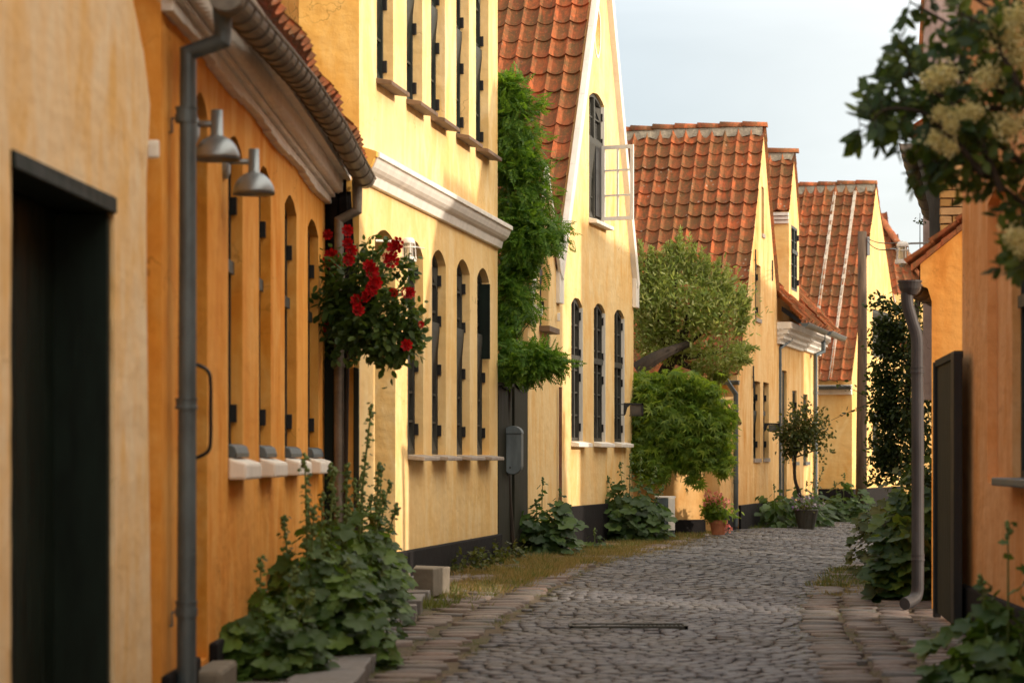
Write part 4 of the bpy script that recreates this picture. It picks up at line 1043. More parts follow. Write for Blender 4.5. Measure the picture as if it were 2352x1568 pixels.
pipe([q0, q0+V((0, 0, -.2)), q1+V((0, 0, .0)), (q1.x, q1.y, .1)], .034, [(q1.x, q1.y, 2.3), (q1.x, q1.y, 1.3)]).build('downpipe', 'zinc', hF)
# dormer
ud, ue = hw(WF, 1809, 1832); zd1 = WF.z(1809, 486); uap = WF.u(1819.5); zap = WF.z(1819.5, 362); zbt = zE-.1
o5 = [(ud, zbt), (ue, zbt), (ue, zd1-.05), (uap, zap), (ud, zd1)]
pw, qw = hw(WF, 1814, 1828); zw1, zw0 = WF.z(1820, 520), WF.z(1820, 668)
WFd = WF
mb = MB(); facade(mb, WF, subdiv(o5, .3, .003), [(arch(pw, qw, zw0, zw1, 0, .002), .06)], d=.02)
f = [WF.P(a, b, .02) for a, b in o5]; k_ = [WF.P(a, b, -3) for a, b in o5]; n = 5
dm = mb.build('dormer', 'plE', hF)
mb = MB(); mb.add(f+k_, [(i, (i+1)%n, (i+1)%n+n, i+n) for i in (1, 4)]); mb.build('dormer_cheek', 'plG', dm)
window(WF, pw, qw, zw0, zw1, 0, .01, dm if False else hF, 'frame', cols=2, rows=5, fw=.04, hinge=(.15, .85))
mb = MB(); eL, eR, ap = WF.P(ud-.06, zd1-.03, 0.04), WF.P(ue+.05, zd1-.1, 0.04), WF.P(uap, zap+.02, 0.04)
tiles(mb, eL+V((0,0,.02)), -WF.n, ap-eL, 3, (ap-eL).length, ns=11, seed=43); tiles(mb, eR+V((0,0,.02)), -WF.n, ap-eR, 3, (ap-eR).length, ns=6, seed=44); mb.build('dormer_roof', 'tile', hF)
mb = MB(); ridge(mb, ap+WF.n*.04+V((0,0,.05)), ap-WF.n*3+V((0,0,.05)), .075, .38); mb.build('ridge_tiles', 'tile', hF, smooth=True)
mb = MB(); mortar_bed(mb, ap+V((0,0,.055)), ap-WF.n*3+V((0,0,.055)), .09, .12); mb.build('mortar_bed', 'mortar', hF)
mb = MB()
for i, d in enumerate((.03, .055, .08)): 
    z = zd1-.17+i*.055; wbox(mb, WF, ud-d, ud-.003, z, z+.045, -3, .018)
mb.build('dormer_cornice', 'white', hF)
mb = MB(); a, b = WF.P(ud-.02, zbt+.28, -.05), WF.P(ud-.02, zbt+.5, -.6); mb.prism([a, WF.P(ud-.02, zbt+.1, .2), WF.P(ud-.02, zbt+.16, .2), a+V((0,0,.07))], -WF.d*.25); mb.build('flashing', 'zinc', hF)

WF2 = line_wall(1839, 1879, 2.832, 30.3, .25)
hF2 = thing('house', WF2.P(WF2.len/2, .0, 0), 'narrow peach house front between two grey downpipes, with green framed window', 'house')
holes = []; sf = []
for a, b, t, bt in ((1845, 1855, 904, 1060),):
    p, q = hw(WF2, a, b); sf.append((p, q, WF2.z(a, t), WF2.z(a, bt))); holes.append((arch(p, q, WF2.z(a, bt), WF2.z(a, t), 0, .003), .12))
o4 = [(0.0, 0), (WF2.len, 0), (WF2.len, zF+.2), (0.0, zF+.2)]
mb = MB(); facade(mb, WF2, subdiv(o4, .3, .004), holes); body(mb, WF2, o4, 3); mb.build('wall', 'plE', hF2)
for p, q, z1, z0 in sf:
    w = window(WF2, p, q, z0, z1, 0, .055, hF2, 'green', hinge=(.2, .8)); mb = MB(); wbox(mb, WF2, p, q+.02, z0-.05, z0, -.05, .04); mb.build('sill', 'zinc', w)
mb = MB(); wbox(mb, WF2, 0, WF2.len, -.02, .3, 0, .03); mb.build('plinth', 'black', hF2)
dentil(WF2, .05, WF2.len+.02, WF2.z(1850, 800)-.05, hF2)
zE2 = WF2.z(1850, 800)+.27
mb = MB(); tiles(mb, WF2.P(.0, zE2, .32), WF2.d, up, WF2.len+.05, 1.6, ns=9, seed=45); mb.build('roof', 'tile', hF2)
g1 = WF2.P(.25, zE2-.03, .38); half_gutter([g1, g1+WF2.d*(WF2.len-.15)], .06).build('gutter', 'zinc', hF2)
q0 = P(1891, 770, 37.6); q1 = P(1873, 815, 37.4)
pipe([q0+V((0,0,.05)), q0+V((0, 0, -.25)), q1, (q1.x, q1.y, .05)], .036, [(q1.x, q1.y, 2.0)]).build('downpipe', 'zinc', hF2)

# ------------------------------------------------------------------ house G
WG2 = line_wall(1957, 2070, 5.626, 40.0, .36)
hG = thing('house', WG2.P(0, 0, 0), 'butter yellow house with two cream mortar lines down its brown red tiled roof', 'house')
zl = 2.32; ua = WG2.u(2012); za = WG2.z(2012, 428); zr = 2.9
o5 = [(0, -.05), (WG2.len, -.05), (WG2.len, zr), (ua, za), (0, zl)]
wg = [(2004, 2050, 715, 822), (2004, 2018, 948, 1046), (2037, 2052, 948, 1046)]; holes = []; sg = []
for a, b, t, bt in wg:
    p, q = hw(WG2, a, b); z1, z0 = WG2.z((a+b)/2, t), WG2.z((a+b)/2, bt); sg.append((p, q, z1, z0)); holes.append((arch(p, q, z0, z1, 0, .003), .08))
mb = MB(); facade(mb, WG2, subdiv(o5, .35, .003), holes); body(mb, WG2, o5, 8); mb.build('wall', 'plG', hG)
for p, q, z1, z0 in sg: window(WG2, p, q, z0, z1, 0, .05, hG, 'frame', cols=2, rows=3, hinge=(.2, .8), fw=.06)
mb = MB(); wbox(mb, WG2, -.0, WG2.len, -.05, .48, 0, .03); wbox(mb, WG2, -.03, -.001, -.05, .48, -8, .03); mb.build('plinth', 'black', hG)
eL, eR, ap = WG2.P(-.05, zl-.0, 0), WG2.P(WG2.len, zr, 0), WG2.P(ua, za, 0)
mb = MB(); sl_ = ap-eL
O_ = eL+WG2.n*.02-sl_.normalized()*.12+V((0,0,.03))
tiles(mb, O_, -WG2.n, sl_, 8, sl_.length+.1, ns=9, seed=51); tiles(mb, eR+V((0,0,.03)), -WG2.n, ap-eR, 8, (ap-eR).length, ns=6, seed=52)
mb.build('roof', 'tileg', hG)
mb = MB(); ridge(mb, ap+V((0,0,.04)), ap-WG2.n*8+V((0,0,.04)), .075, .32); mb.build('ridge_tiles', 'tileg', hG, smooth=True)
mb = MB(); mortar_bed(mb, ap+V((0,0,.04)), ap-WG2.n*8+V((0,0,.04)), .10, .14); mb.build('mortar_bed', 'mortar', hG)
nz = (-WG2.n).cross(sl_.normalized()); nz = nz if nz.z > 0 else -nz
r_ = random.Random(3)
for c_ in (2, 4):
    mb = MB()
    for j in range(19):
        a = O_-WG2.n*(c_*TW-.0)+sl_.normalized()*(j*sl_.length/19.3); b = a+sl_.normalized()*(sl_.length/19.3+.01); wv = r_.uniform(.02, .03)
        mb.prism([a+WG2.n*wv+nz*.05, a-WG2.n*wv+nz*.05, b-WG2.n*.022+nz*.042, b+WG2.n*.022+nz*.042], nz*.022)
    mb.build('mortar_line', 'mortarl', hG)
g1 = eL-sl_.normalized()*.17-WG2.d*.03+V((0,0,-.0)); half_gutter([g1+WG2.n*.02, g1-WG2.n*5], .055).build('gutter', 'zinc', hG)
mb = MB(); wbox(mb, WG2, -.1, -.002, zl-.22, zl-.12, -8, .0); wbox(mb, WG2, -.06, -.002, zl-.28, zl-.22, -8, .0); mb.build('cornice', 'white', hG)
mb = MB(); a = P(2038, 632, 43.5); b = P(2058, 692, 43.5); mb.prism([a, b, b+V((-.04, 0, -.06)), a+V((-.05, 0, -.02))], V((0, .05, 0))); mb.build('verge_board', 'white', hG)

# house H behind
hH = thing('house', (8.5, 50, 0), 'distant house with a dark mottled hipped tile roof behind the yellow gable', 'house')
mb = MB(); mb.box((10.5, 53.0, 2.2), 9, 5, 4.4); mb.build('wall', 'plG', hH)
A_ = P(2010, 470, 51.8); B_ = P(2112, 640, 50); O_ = V((5.5, 50.3, 3.2)); upv = V((0, .75, .95)).normalized()
mb = MB(); tiles(mb, O_, (1, .0, 0), upv, 4.1, 4.2, ns=7, seed=61, skip=lambda i, j, nc, nr: (i/nc) > 1.02-.48*(j/nr)+.02*((j*7) % 3-1)); mb.build('roof', 'tileg', hH)
mb = MB(); e = V((9.6, 50.3, 3.25)); tt = O_+V((1, 0, 0))*(4.1*.56)+upv*4.15; ridge(mb, e+V((0,-.02,.04)), tt+V((0,-.05,.08)), .1, .34); mb.build('hip_tiles', 'tile', hH)
mb = MB(); tiles(mb, V((8.7, 46.5, 2.6)), (1, 0, 0), V((0, .8, .6)), 2.2, 1.6, ns=7, seed=63); mb.build('porch_roof', 'tile', hH)

# the row across the street that bends out of the frame
d5 = V((.378, .926, 0)); n5 = V((d5.y, -d5.x, 0)); e5, r5, w5 = 2.6, 5.6, 4.4
for s0, L5, lb in ((0, 3.3, 'low amber house across the street just outside the right edge'), (3.78, 8.2, 'longer amber house across the street beyond a narrow alley')):
    a5 = V((5.4, 23.6, 0))+d5*s0; hR5 = thing('house', a5, lb, 'house')
    mb = MB(); mb.prism([a5, a5+n5*w5, a5+n5*w5+V((0,0,e5)), a5+n5*w5/2+V((0,0,r5)), a5+V((0,0,e5))], d5*L5); mb.build('wall', 'plR2', hR5)
    mb = MB(); tiles(mb, a5-n5*.1+V((0,0,e5-.05)), d5, n5*w5/2+V((0,0,r5-e5)), L5, 3.8, ns=5, seed=81); tiles(mb, a5+n5*(w5+.1)+V((0,0,e5-.05)), d5, -n5*w5/2+V((0,0,r5-e5)), L5, 3.8, ns=5, seed=82); mb.build('roof', 'tile', hR5)
# ------------------------------------------------------------------ pole
pl = thing('utility_pole', (5.2, 36.3, 0), 'weathered wooden pole standing where the road bends out of sight', 'pole')
mb = MB(); b0 = P(1978, 1207, 36.3); t0 = P(1980.5, 532, 36.3); mb.tube([(b0.x, b0.y, 0), b0.lerp(t0, .3), b0.lerp(t0, .62)+V((.008, 0, 0)), t0], [.088, .08, .072, .064], 14); mb.build('post', 'wood', pl, smooth=True)
mb = MB(); a = t0+V((.09, -.02, -.22)); mb.box(a, .04, .06, .28); mb.build('bracket', 'steel', pl)

# ------------------------------------------------------------------ right side
WR1 = Wall(2.607, 14.0, 2.085, 5.0, 1); WR1.n = V((-1, .058, 0)).normalized()
def rz(vx, vy): return WR1.z(vx, vy)
hR = thing('house', WR1.P(0, 0, 0), 'tall terracotta coloured house at the right edge with a shallow blind recess', 'house')
ur = lambda vx: WR1.u(vx)
H1 = 4.3
a0, a1 = ur(2268), ur(2312)
niche = [(a0, WR1.z(2268, 1108)), (a1, WR1.z(2290, 1108)), (a1, 2.35), (lerp(a0, a1, .5), 2.42), (a0, 2.35)]
w0, w1 = ur(2325), ur(2460)
mb = MB(); o4 = [(0, 0), (WR1.len+8, 0), (WR1.len+8, H1), (0, H1)]
facade(mb, WR1, subdiv(o4, .4, .004), [(niche, .05), (arch(w0, w1, .9, 2.35, .1, .003), .1)]); 
mb.add([WR1.P(a, b, -.05) for a, b in niche], [tuple(range(5))])
body(mb, WR1, o4, 3.0); mb.build('wall', 'plR', hR)
mb = MB(); wbox(mb, WR1, 0, WR1.len, -.02, .28, 0, .04, .004); mb.build('plinth', 'black', hR, bevel=.015)
w = window(WR1, w0, w1, .9, 2.35, .1, .07, hR, 'frame'); mb = MB(); wbox(mb, WR1, w0-.03, w1+.05, .86, .9, -.05, .1); mb.build('sill', 'zinc', w, bevel=.008)
mb = MB(); tiles(mb, WR1.P(-.02, H1, .2), (WR1.p1-WR1.p0).normalized(), (-WR1.n*cos(radians(45))+V((0,0,sin(radians(45))))), WR1.len+7, 2.4, ns=6, seed=71); mb.build('roof', 'tile', hR)
# gate right
WQ = Wall(2.615, 13.2, 2.64, 15.2, -1); 
gr = thing('garden_gate', (2.6, 14.3, 0), 'tall dark board gate between the terracotta house and the amber gable', 'gate')
c0, c1 = P(2152, 836, 15.0), P(2197, 820, 13.6)
mb = MB(); mb.box((c0.x+.0, 15.0, .8), .045, .05, 1.58); mb.build('post', 'iron', gr, bevel=.005)
mb = MB(); mb.box((c1.x, 13.6, .8), .05, .1, 1.58); mb.build('post', 'iron', gr, bevel=.005)
mb = MB()
for i in range(9):
    t = (i+.5)/9; q = c0.lerp(c1, t); d = (c1-c0); mb.box((q.x+.01, q.y, .8), .02, .152, 1.52, rz=atan2(-(d.x), d.y)*1.0)
mb.build('boards', 'gate', gr, bevel=.003)
mb = MB(); d = c1-c0; mb.prism([(c0.x-.012, c0.y, 1.56), (c1.x-.012, c1.y, 1.56), (c1.x-.012, c1.y, 1.6), (c0.x-.012, c0.y, 1.6)], V((.05, 0, 0))); mb.build('capping', 'gate', gr)
# R2: amber gable end
hR2 = thing('house', (3.2, 16, 0), 'low amber gable end with a grey hopper and downpipe at its corner', 'house')
YR = 16.0; z_ = lambda vy, Y=YR: EYE+(HY-vy)*Y/F; x_ = lambda vx, Y=YR: (vx-CX)/F*Y
slope = (615-530)/(2200-2095)
top = lambda vx: z_(615-(vx-2095)*slope)
pts = [(x_(2140), 0), (x_(2140)+7, 0), (x_(2140)+7, z_(615)), (x_(2140)+3.9, z_(615)+4.0*slope), (x_(2114), top(2114)-.02), (x_(2114), z_(655)), (x_(2131), z_(662)), (x_(2140), z_(692))]
mb = MB(); mb.prism([(x, YR, z) for x, z in pts], V((.55, 1.7, 0))); mb.build('wall', 'plR2', hR2)
mb = MB(); a = V((x_(2090), YR-.03, z_(622))); b = V((x_(2114)+3.95, YR-.03, z_(622)+slope*(x_(2114)+3.95-x_(2090))))
n_ = 40; dn = (b-a)/n_
for i in range(n_):
    p = a+dn*i; mb.prism([p, p+dn*1.04, p+dn*1.04+V((0, 0, .03)), p+V((0, 0, .04))], V((.03, .1, 0)))
mb.build('verge_tiles', 'tile', hR2)
mb = MB(); ay = (b-a).normalized(); tiles(mb, a+V((0, .0, .02)), V((.31, .95, 0)), ay, 1.7, (b-a).length, ns=7, seed=75); mb.build('roof', 'tile', hR2)
gg = V((.31, .95, 0)).normalized(); g0_ = V((x_(2085), YR-.05, z_(655))); 
half_gutter([g0_, g0_+gg*1.9], .07, strips=6).build('gutter', 'zincw', hR2)
mb = MB(); hc = V((x_(2083), YR-.12, z_(662))); mb.lathe(hc, [(.02, -.06), (.045, -.05), (.066, -.01), (.075, .03), (.08, .03), (.08, .042), (.072, .042), (.0, .03)], 20); hp_ = mb.build('hopper', 'zinc_shade', hR2, smooth=False)
YP = YR-.12
pth = bezier([P(2083, 672, YP), P(2085, 700, YP), P(2096, 740, YP), P(2106, 775, YP), P(2107, 830, YP)], 5)+[P(2108, 1000, YP), P(2108, 1330, YP)]+bezier([P(2108, 1335, YP), P(2106, 1362, YP), P(2097, 1377, YP-.03), P(2078, 1386, YP-.1)], 5)
pipe(pth, .041, [P(2107, 850, YP), P(2108, 1280, YP)]).build('downpipe', 'zinc_shade', hR2)
# R3 brick house
YB = 18.2
hR3 = thing('house', (4, 18.3, 0), 'yellow brick gable end rising behind the elder branch', 'house')
x3 = lambda vx: (vx-CX)/F*YB; z3 = lambda vy: EYE+(HY-vy)*YB/F
mb = MB(); mb.prism([(x3(2160), YB+.02, 0), (x3(2160)+7, YB+.02, 0), (x3(2160)+7, YB+.02, z3(340)), (x3(2160)+3.7, YB+.02, z3(340)+2.9), (x3(2160), YB+.02, z3(320))], V((.9, 2.7, 0))); mb.build('wall', 'mortar', hR3)
mb = MB(); bh = .052; zq = 1.8; row = 0; rb = random.Random(9)
while zq < z3(330):
    x = x3(2160)-(.11 if row % 2 else 0)
    while x < x3(2160)+1.6:
        xa = max(x, x3(2160)); xe = x+.2
        if zq < z3(330)+(xa-x3(2160))*.78: mb.box(((xa+xe-.012)/2, YB, zq+bh/2), xe-.012-xa, .05, bh, jit=.002)
        x += .2
    zq += bh+.012; row += 1
mb.build('brickwork', 'brick', hR3)
a = V((x3(2086), YB-.04, z3(318))); ay = V((1, 0, .8)).normalized(); g3 = V((.31, .95, 0)).normalized()
mb = MB(); tiles(mb, a, g3, ay, 2.9, 4.9, ns=7, seed=77); mb.build('roof', 'tile', hR3)
mb = MB(); mb.prism([a+V((0,-.02,0)), a+ay*4.9+V((0,-.02,0)), a+ay*4.9+V((0,-.02,.045)), a+V((0,-.02,.045))], V((0,.06,0))); mb.build('verge_tiles', 'tile', hR3)
gutp = bezier([P(2088, 330, 18.1), P(2101, 385, 18.6), P(2118, 430, 19.4), P(2139, 490, 20.6)], 3)
half_gutter(gutp, .068, strips=9).build('gutter', 'zincw', hR3)
mb = MB(); q1 = P(2150, 345, 18.2)
mb.prism([P(2098, 345, 18.25), P(2166, 345, 18.25), P(2166, 620, 18.25), P(2136, 620, 18.25), P(2134, 480, 18.25), P(2115, 400, 18.25)], V((.3, 1.0, 0))); mb.build('soffit', 'framed', hR3)
# R4 mauve gable behind
hR4 = thing('house', (5, 22, 0), 'tall mauve grey rendered gable behind the elder leaves with a dark red verge', 'house')
Y4 = 21.0; x4 = lambda vx: (vx-CX)/F*Y4; z4_ = lambda vy: EYE+(HY-vy)*Y4/F
mb = MB(); mb.prism([(x4(2120), Y4, 1.5), (x4(2120)+3, Y4, 1.5), (x4(2120)+3, Y4, z4_(-200)), (x4(2120), Y4, z4_(-60))], V((.4, 1.0, 0))); mb.build('wall', 'mauve', hR4)
mb = MB(); mb.prism([P(2108, 150, Y4-.05), P(2117, 150, Y4-.05), P(2121, 0, Y4-.05), P(2122, -60, Y4-.05), P(2118, -60, Y4-.05), P(2114, 40, Y4-.05)], V((.2, .6, 0))); mb.build('verge_tiles', 'tile', hR4)
mb = MB(); mb.prism([P(2114, -60, Y4-.04), P(2300, -200, Y4-.04), P(2300, -230, Y4-.04), P(2114, -85, Y4-.04)], V((.4, 1.0, 0))); mb.build('roof', 'tile', hR4)
# right lamp
c = P(2073, 582, 17.6)
lr = thing('street_lamp', (x3(2164), 17.9, c.z), 'white caged lamp reaching out over the street from the right hand roof corner', 'street lamp', 'white caged street lamps')
bulk_lamp(lr, c)
mb = MB(); e = P(2164, 557, 18.1); mb.tube([(c.x, c.y, c.z+.068), (c.x+.05, c.y+.02, c.z+.074), e], .007, 8); mb.tube([e+V((0, 0, -.01)), e+V((0, 0, .09))], .009, 8); mb.tube([(c.x-.02, c.y, c.z+.03), (c.x-.09, c.y, c.z+.034)], .004, 6); mb.build('arm', 'steel', lr)
wr = thing('overhead_cable', (5, 30, 3.8), 'thin cables strung from the wooden pole to the right hand lamp', 'cable')
for i, (s, z) in enumerate((((1991, 546), .0), ((1991, 552), -.012))):
    mb = MB(); a = P(*s, 36.2); b = c+V((0, 0, .085+z)); mid = (a+b)/2+V((0, 0, -.08-.1*i)); mb.tube(curve_pts(a, mid, b, 14), .006, 5); mb.build('wire', 'iron', wr)
# drain grate and kerb block
gp_ = G(1315, 1447); gq = G(1565, 1437)
ga = thing('drain_grate', (.6, gp_.y, 0), 'long narrow iron drain grate set across the setts', 'drain')
mb = MB(); zz = gzz(.5, gp_.y)+.022; x0, x1 = gp_.x, gq.x; yb = gp_.y
for i in range(26): mb.box((lerp(x0, x1, (i+.5)/26), yb+.12, zz), .012, .2, .012)
mb.build('bars', 'framed', ga)
mb = MB(); mb.box(((x0+x1)/2, yb+.01, zz), x1-x0+.03, .02, .03); mb.box(((x0+x1)/2, yb+.23, zz), x1-x0+.03, .02, .03); mb.box((x0-.008, yb+.12, zz), .02, .24, .03); mb.box((x1+.008, yb+.12, zz), .02, .24, .03); mb.build('frame', 'framed', ga)
mb = MB(); mb.box(((x0+x1)/2, yb+.12, zz-.02), x1-x0, .22, .005); mb.build('channel', 'soil', ga)
mb = MB(); q = P(1000, 1332, 16.2); mb.hexa([(-.64, 16.05, .08), (-.52, 15.98, .08), (-.42, 16.3, .08), (-.64, 16.5, .08), (-.66, 16.05, .265), (-.52, 15.98, .265), (-.415, 16.3, .265), (-.66, 16.5, .265)])
o = mb.build('stone_block', 'concrete', bevel=.008); tag(o, 'squared grey concrete block on the ground at the yellow house door', 'block')

# ------------------------------------------------------------------ plants
HG = 'hollyhocks in front of the orange house'
hollyhock('hollyhock', (-1.08, 10.6, .0), [(-.02, .0, .55, .3), (.12, .1, .5, .3), (.2, 0, .4, .1)], 'leafy hollyhock nearest the doorstep of the orange house, leaves only', HG, .096, 27, seed=1, low=201, lowr=.24, lowh=.42)
hollyhock('hollyhock', (-1.0, 11.6, 0), [(-.0, .05, 1.0, .5), (.1, .0, .62, .2), (-.1, .05, .7, .25), (.05, 0, .75, .2)], 'hollyhock with the leftmost bud spike crossing the white sills', HG, .096, 51, seed=2, low=232, lowr=.26, lowh=.62, stemr=.009)
hollyhock('hollyhock', (-.98, 12.5, 0), [(.06, .05, .93, .5), (-.08, 0, .78, .3), (.14, 0, .75, .2), (0, 0, .8, .2)], 'hollyhock with a bud spike against the orange wall before the second downpipe', HG, .096, 51, seed=3, low=248, lowr=.28, lowh=.72, stemr=.009)
hollyhock('hollyhock', (-.9, 13.2, 0), [(.13, .05, 1.27, .45), (.0, .0, .95, .3), (-.1, .1, .95, .3), (.2, 0, .8, .2)], 'tallest hollyhock with its spike reaching above all the others', HG, .094, 63, seed=4, low=263, lowr=.3, lowh=.8, flowers=[P(805, 1292, 12.75), P(800, 1300, 12.8)], stemr=.011)
hollyhock('hollyhock', (-.86, 13.9, 0), [(.1, .0, .95, .3), (.2, -.05, .72, .2), (0, 0, .9, .3), (.15, .1, .85, .2)], 'broad hollyhock spilling over the kerb toward the concrete block', HG, .096, 54, seed=5, low=232, lowr=.23, lowh=.72, stemr=.009)
hollyhock('hollyhock', (-.88, 15.0, .05), [(.07, .0, .88, .3), (-.1, .05, .8, .3), (.0, 0, .7, .2)], 'hollyhock with a short round bud beside the yellow doorway', HG, .096, 51, seed=6, low=186, lowr=.2, lowh=.65, stemr=.009)
hollyhock('hollyhock', (-.84, 11.6, 0), [(.06, -.05, .5, .1), (-.03, .06, .5, .1)], 'low hollyhock with drooping leaves over the granite kerb', HG, .105, 27, seed=7, low=217, lowr=.25, lowh=.5)
hollyhock('hollyhock', (.28, 22.0, .1), [(.0, .0, .7, .1), (.16, .0, .6, .05), (-.06, 0, .5, .1), (.25, 0, .45, .1)], 'bushy sunlit hollyhock beside the scalloped garden gate', 'hollyhocks at the yellow houses', .15, 20, 'leafB', 8, 110, .26, .62)
hollyhock('hollyhock', (1.3, 26.5, .08), [(-.12, .0, .85, .4), (.0, .0, .95, .4), (.12, .0, .9, .4), (.28, .0, .8, .4), (-.25, 0, .7, .3), (.35, 0, .6, .3)], 'large grey green hollyhock at the corner of the cream gabled house', 'hollyhocks at the yellow houses', .15, 30, 'leafB', 9, 200, .42, .7, stemr=.007)
hollyhock('mallow', (.82, 24.0, .08), [(.0, .0, .2, .1)], 'small low mallow seedling at the black plinth', None, .08, 6, 'leafB', 10, 14, .12, .15)
HG2 = 'hostas below the peach houses'
hollyhock('hosta', (3.45, 31.8, .08), [(.0, .0, .55, .1)], 'dense dark hosta at the front corner of the peach house', HG2, .17, 12, 'leafB', 11, 170, .42, .58, kind='ovate')
hollyhock('hosta', (3.9, 32.8, .06), [(.1, .0, .6, .1)], 'dense dark hosta around the foot of the little standard tree', HG2, .17, 12, 'leafB', 12, 170, .42, .6, kind='ovate')
hollyhock('mallow', (4.2, 34.2, .05), [(.1, .0, .98, .3), (.2, 0, .8, .3)], 'tall pointed mallow growing behind the standard tree', None, .13, 24, 'leafB', 13, 30, .25, .5)
hollyhock('mallow', (4.95, 36.0, .03), [(.0, .0, .72, .2), (-.15, .0, .6, .2), (.2, 0, .4, .2)], 'spreading mallow against the black plinth left of the wooden pole', None, .15, 22, 'leafB', 14, 150, .45, .6)
hollyhock('mallow', (6.0, 35.5, .03), [(.0, .0, .62, .2), (.3, .0, .65, .2), (.15, 0, .6, .2)], 'leafy mallow behind the bushes right of the wooden pole', None, .15, 22, 'leafB', 15, 110, .5, .55)
hollyhock('hydrangea', (3.14, 18.6, 0), [(.0, .0, .8, .1), (-.12, 0, .6, .1), (.2, 0, .8, .1)], 'dark bushy hydrangea spreading before the right hand downpipe', None, .13, 14, 'leafE', 16, 380, .3, .95)
hollyhock('hydrangea', (2.74, 17.0, 0), [(.0, .0, .5, .1)], 'lower dark hydrangea with hanging leaves over the right cobbles', None, .13, 10, 'leafE', 17, 240, .2, .62)
hollyhock('shrub', (3.35, 20.8, 0), [(.0, .0, .8, .1), (.2, 0, .9, .1)], 'yellow green shrub filling the gap behind the hydrangeas', None, .10, 20, 'leafS', 18, 330, .42, .85)
hollyhock('hollyhock', (2.02, 9.9, 0), [(.0, -.05, .72, .1), (.12, -.1, .62, .1), (-.1, 0, .5, .1), (.2, 0, .7, .1)], 'young hollyhock close to the camera at the lower right corner', None, .13, 14, 'leafH', 19, 130, .28, .5)
# weeds along C's foot
for i, (vx, Y, s, lb) in enumerate(((1060, 18.7, .17, 'low reddish green weed at the left end of the black plinth'), (1105, 19.6, .2, 'middle clump of low weeds along the black plinth'), (1150, 20.5, .22, 'low weed clump at the foot of the scalloped gate'))):
    X = (vx-CX)/F*Y; c = cloud((X, Y, .17), (.22, .08, .09), 26, 12, .07, size=(.03, .055)); t = thing('weed', (X, Y, .1), lb, 'plant', 'weeds along the plinth')
    leaves('foliage', 'ovate', *c, 'leafS', t)
# rose
rs = thing('climbing_rose', (-1.1, 15.9, .1), 'climbing rose with clusters of deep red blooms around the second downpipe', 'rose bush')
def pc(vx, vy, Y): return tuple(P(vx, vy, Y))
cs = [cloud(pc(845, 720, 15.3), (.28, .14, .22), 42, 24, .13, size=(.045, .075)), cloud(pc(880, 765, 15.2), (.2, .12, .15), 34, 24, .1, size=(.045, .07)), cloud(pc(815, 640, 15.4), (.17, .12, .2), 26, 24, .08, size=(.035, .055)),
      cloud(pc(772, 740, 15.66), (.07, .1, .25), 20, 22, .07, size=(.035, .05)), cloud(pc(925, 690, 15.1), (.08, .08, .14), 12, 16, .06, size=(.03, .05)), cloud(pc(880, 600, 15.2), (.16, .08, .06), 8, 10, .05, size=(.03, .05))]
for (x0_, y0_, x1_, y1_) in ((850, 620, 885, 548), (900, 640, 945, 590), (925, 690, 968, 735), (900, 770, 962, 790), (870, 800, 880, 832), (820, 790, 805, 835), (830, 620, 842, 555), (930, 650, 950, 620), (780, 780, 770, 830), (940, 740, 972, 760)):
    for s_ in np.linspace(0, 1, 7):
        q = V(pc(lerp(x0_, x1_, s_), lerp(y0_, y1_, s_), 15.15)); cs.append((np.array([q+V(rng.normal(size=3)*.016) for _ in range(5)]), rng.normal(size=(5, 3)), rng.normal(size=(5, 3))+np.array([0, -1, 0]), rng.uniform(.035, .06, 5)))
leaves('foliage', 'ovate', *cat(*cs), 'leafR', rs)
mb = MB()
for vx, vy in ((842, 590), (880, 570), (905, 585), (945, 640), (930, 700), (955, 720), (820, 560), (860, 575)):
    a = V(pc(830, 760, 15.5)); b = V(pc(vx, vy, 15.2)); mb.tube(curve_pts(a, (a+b)/2+V((.0, 0, .08)), b, 6), [.006, .006, .005, .005, .004, .003, .003], 5)
mb.tube([(-1.08, 15.6, .1), (-1.07, 15.6, 1.0), pc(800, 760, 15.6), pc(830, 760, 15.5)], .012, 6); mb.build('stem', 'bark', rs)
rp = [(762, 588), (800, 560), (798, 530), (806, 575), (752, 540), (752, 600), (848, 612), (900, 600), (908, 570), (885, 590), (852, 665), (846, 680), (820, 690), (822, 712), (930, 672), (940, 672), (905, 670), (935, 792), (966, 745), (852, 625), (800, 598), (862, 650), (756, 755), (915, 560), (772, 610)]
fl = None
for i, (vx, vy) in enumerate(rp):
    Y = 15.0 if vx > 790 else 15.6; q = V(pc(vx, vy, Y)); s = 1.0 if i not in (18, 9, 16) else .6
    if fl is None:
        pos, dr, nm, sz = [], [], [], []
        for ring, (nn, rad, tilt, z) in enumerate(((8, .012, .9, .006), (8, .009, .35, .0), (7, .006, -.1, -.004), (5, .003, -.1, -.004))):
            for k in range(nn):
                a = k*2*pi/nn+ring*.5; d = V((cos(a), -.55+.0*sin(a), sin(a))); pos.append((cos(a)*rad*(1.3-ring*.4), -ring*.008, sin(a)*rad*(1.3-ring*.4)))
                dr.append((cos(a)*(1-.28*ring), -.45-.35*ring, sin(a)*(1-.28*ring))); nm.append((cos(a)*.5, -1, sin(a)*.5)); sz.append(.036-.006*ring)
        fl = leaves('flower', 'petal', pos, dr, nm, sz, 'red', None); fl.parent = rs; o = fl
    else: o = fl.copy(); COL.objects.link(o); o.parent = rs
    o.location = q-rs.location; o.scale = (s*random.uniform(.8, 1.2),)*3; o.rotation_euler = (random.uniform(-.4, .4), random.uniform(0, 6), random.uniform(-.6, .6))
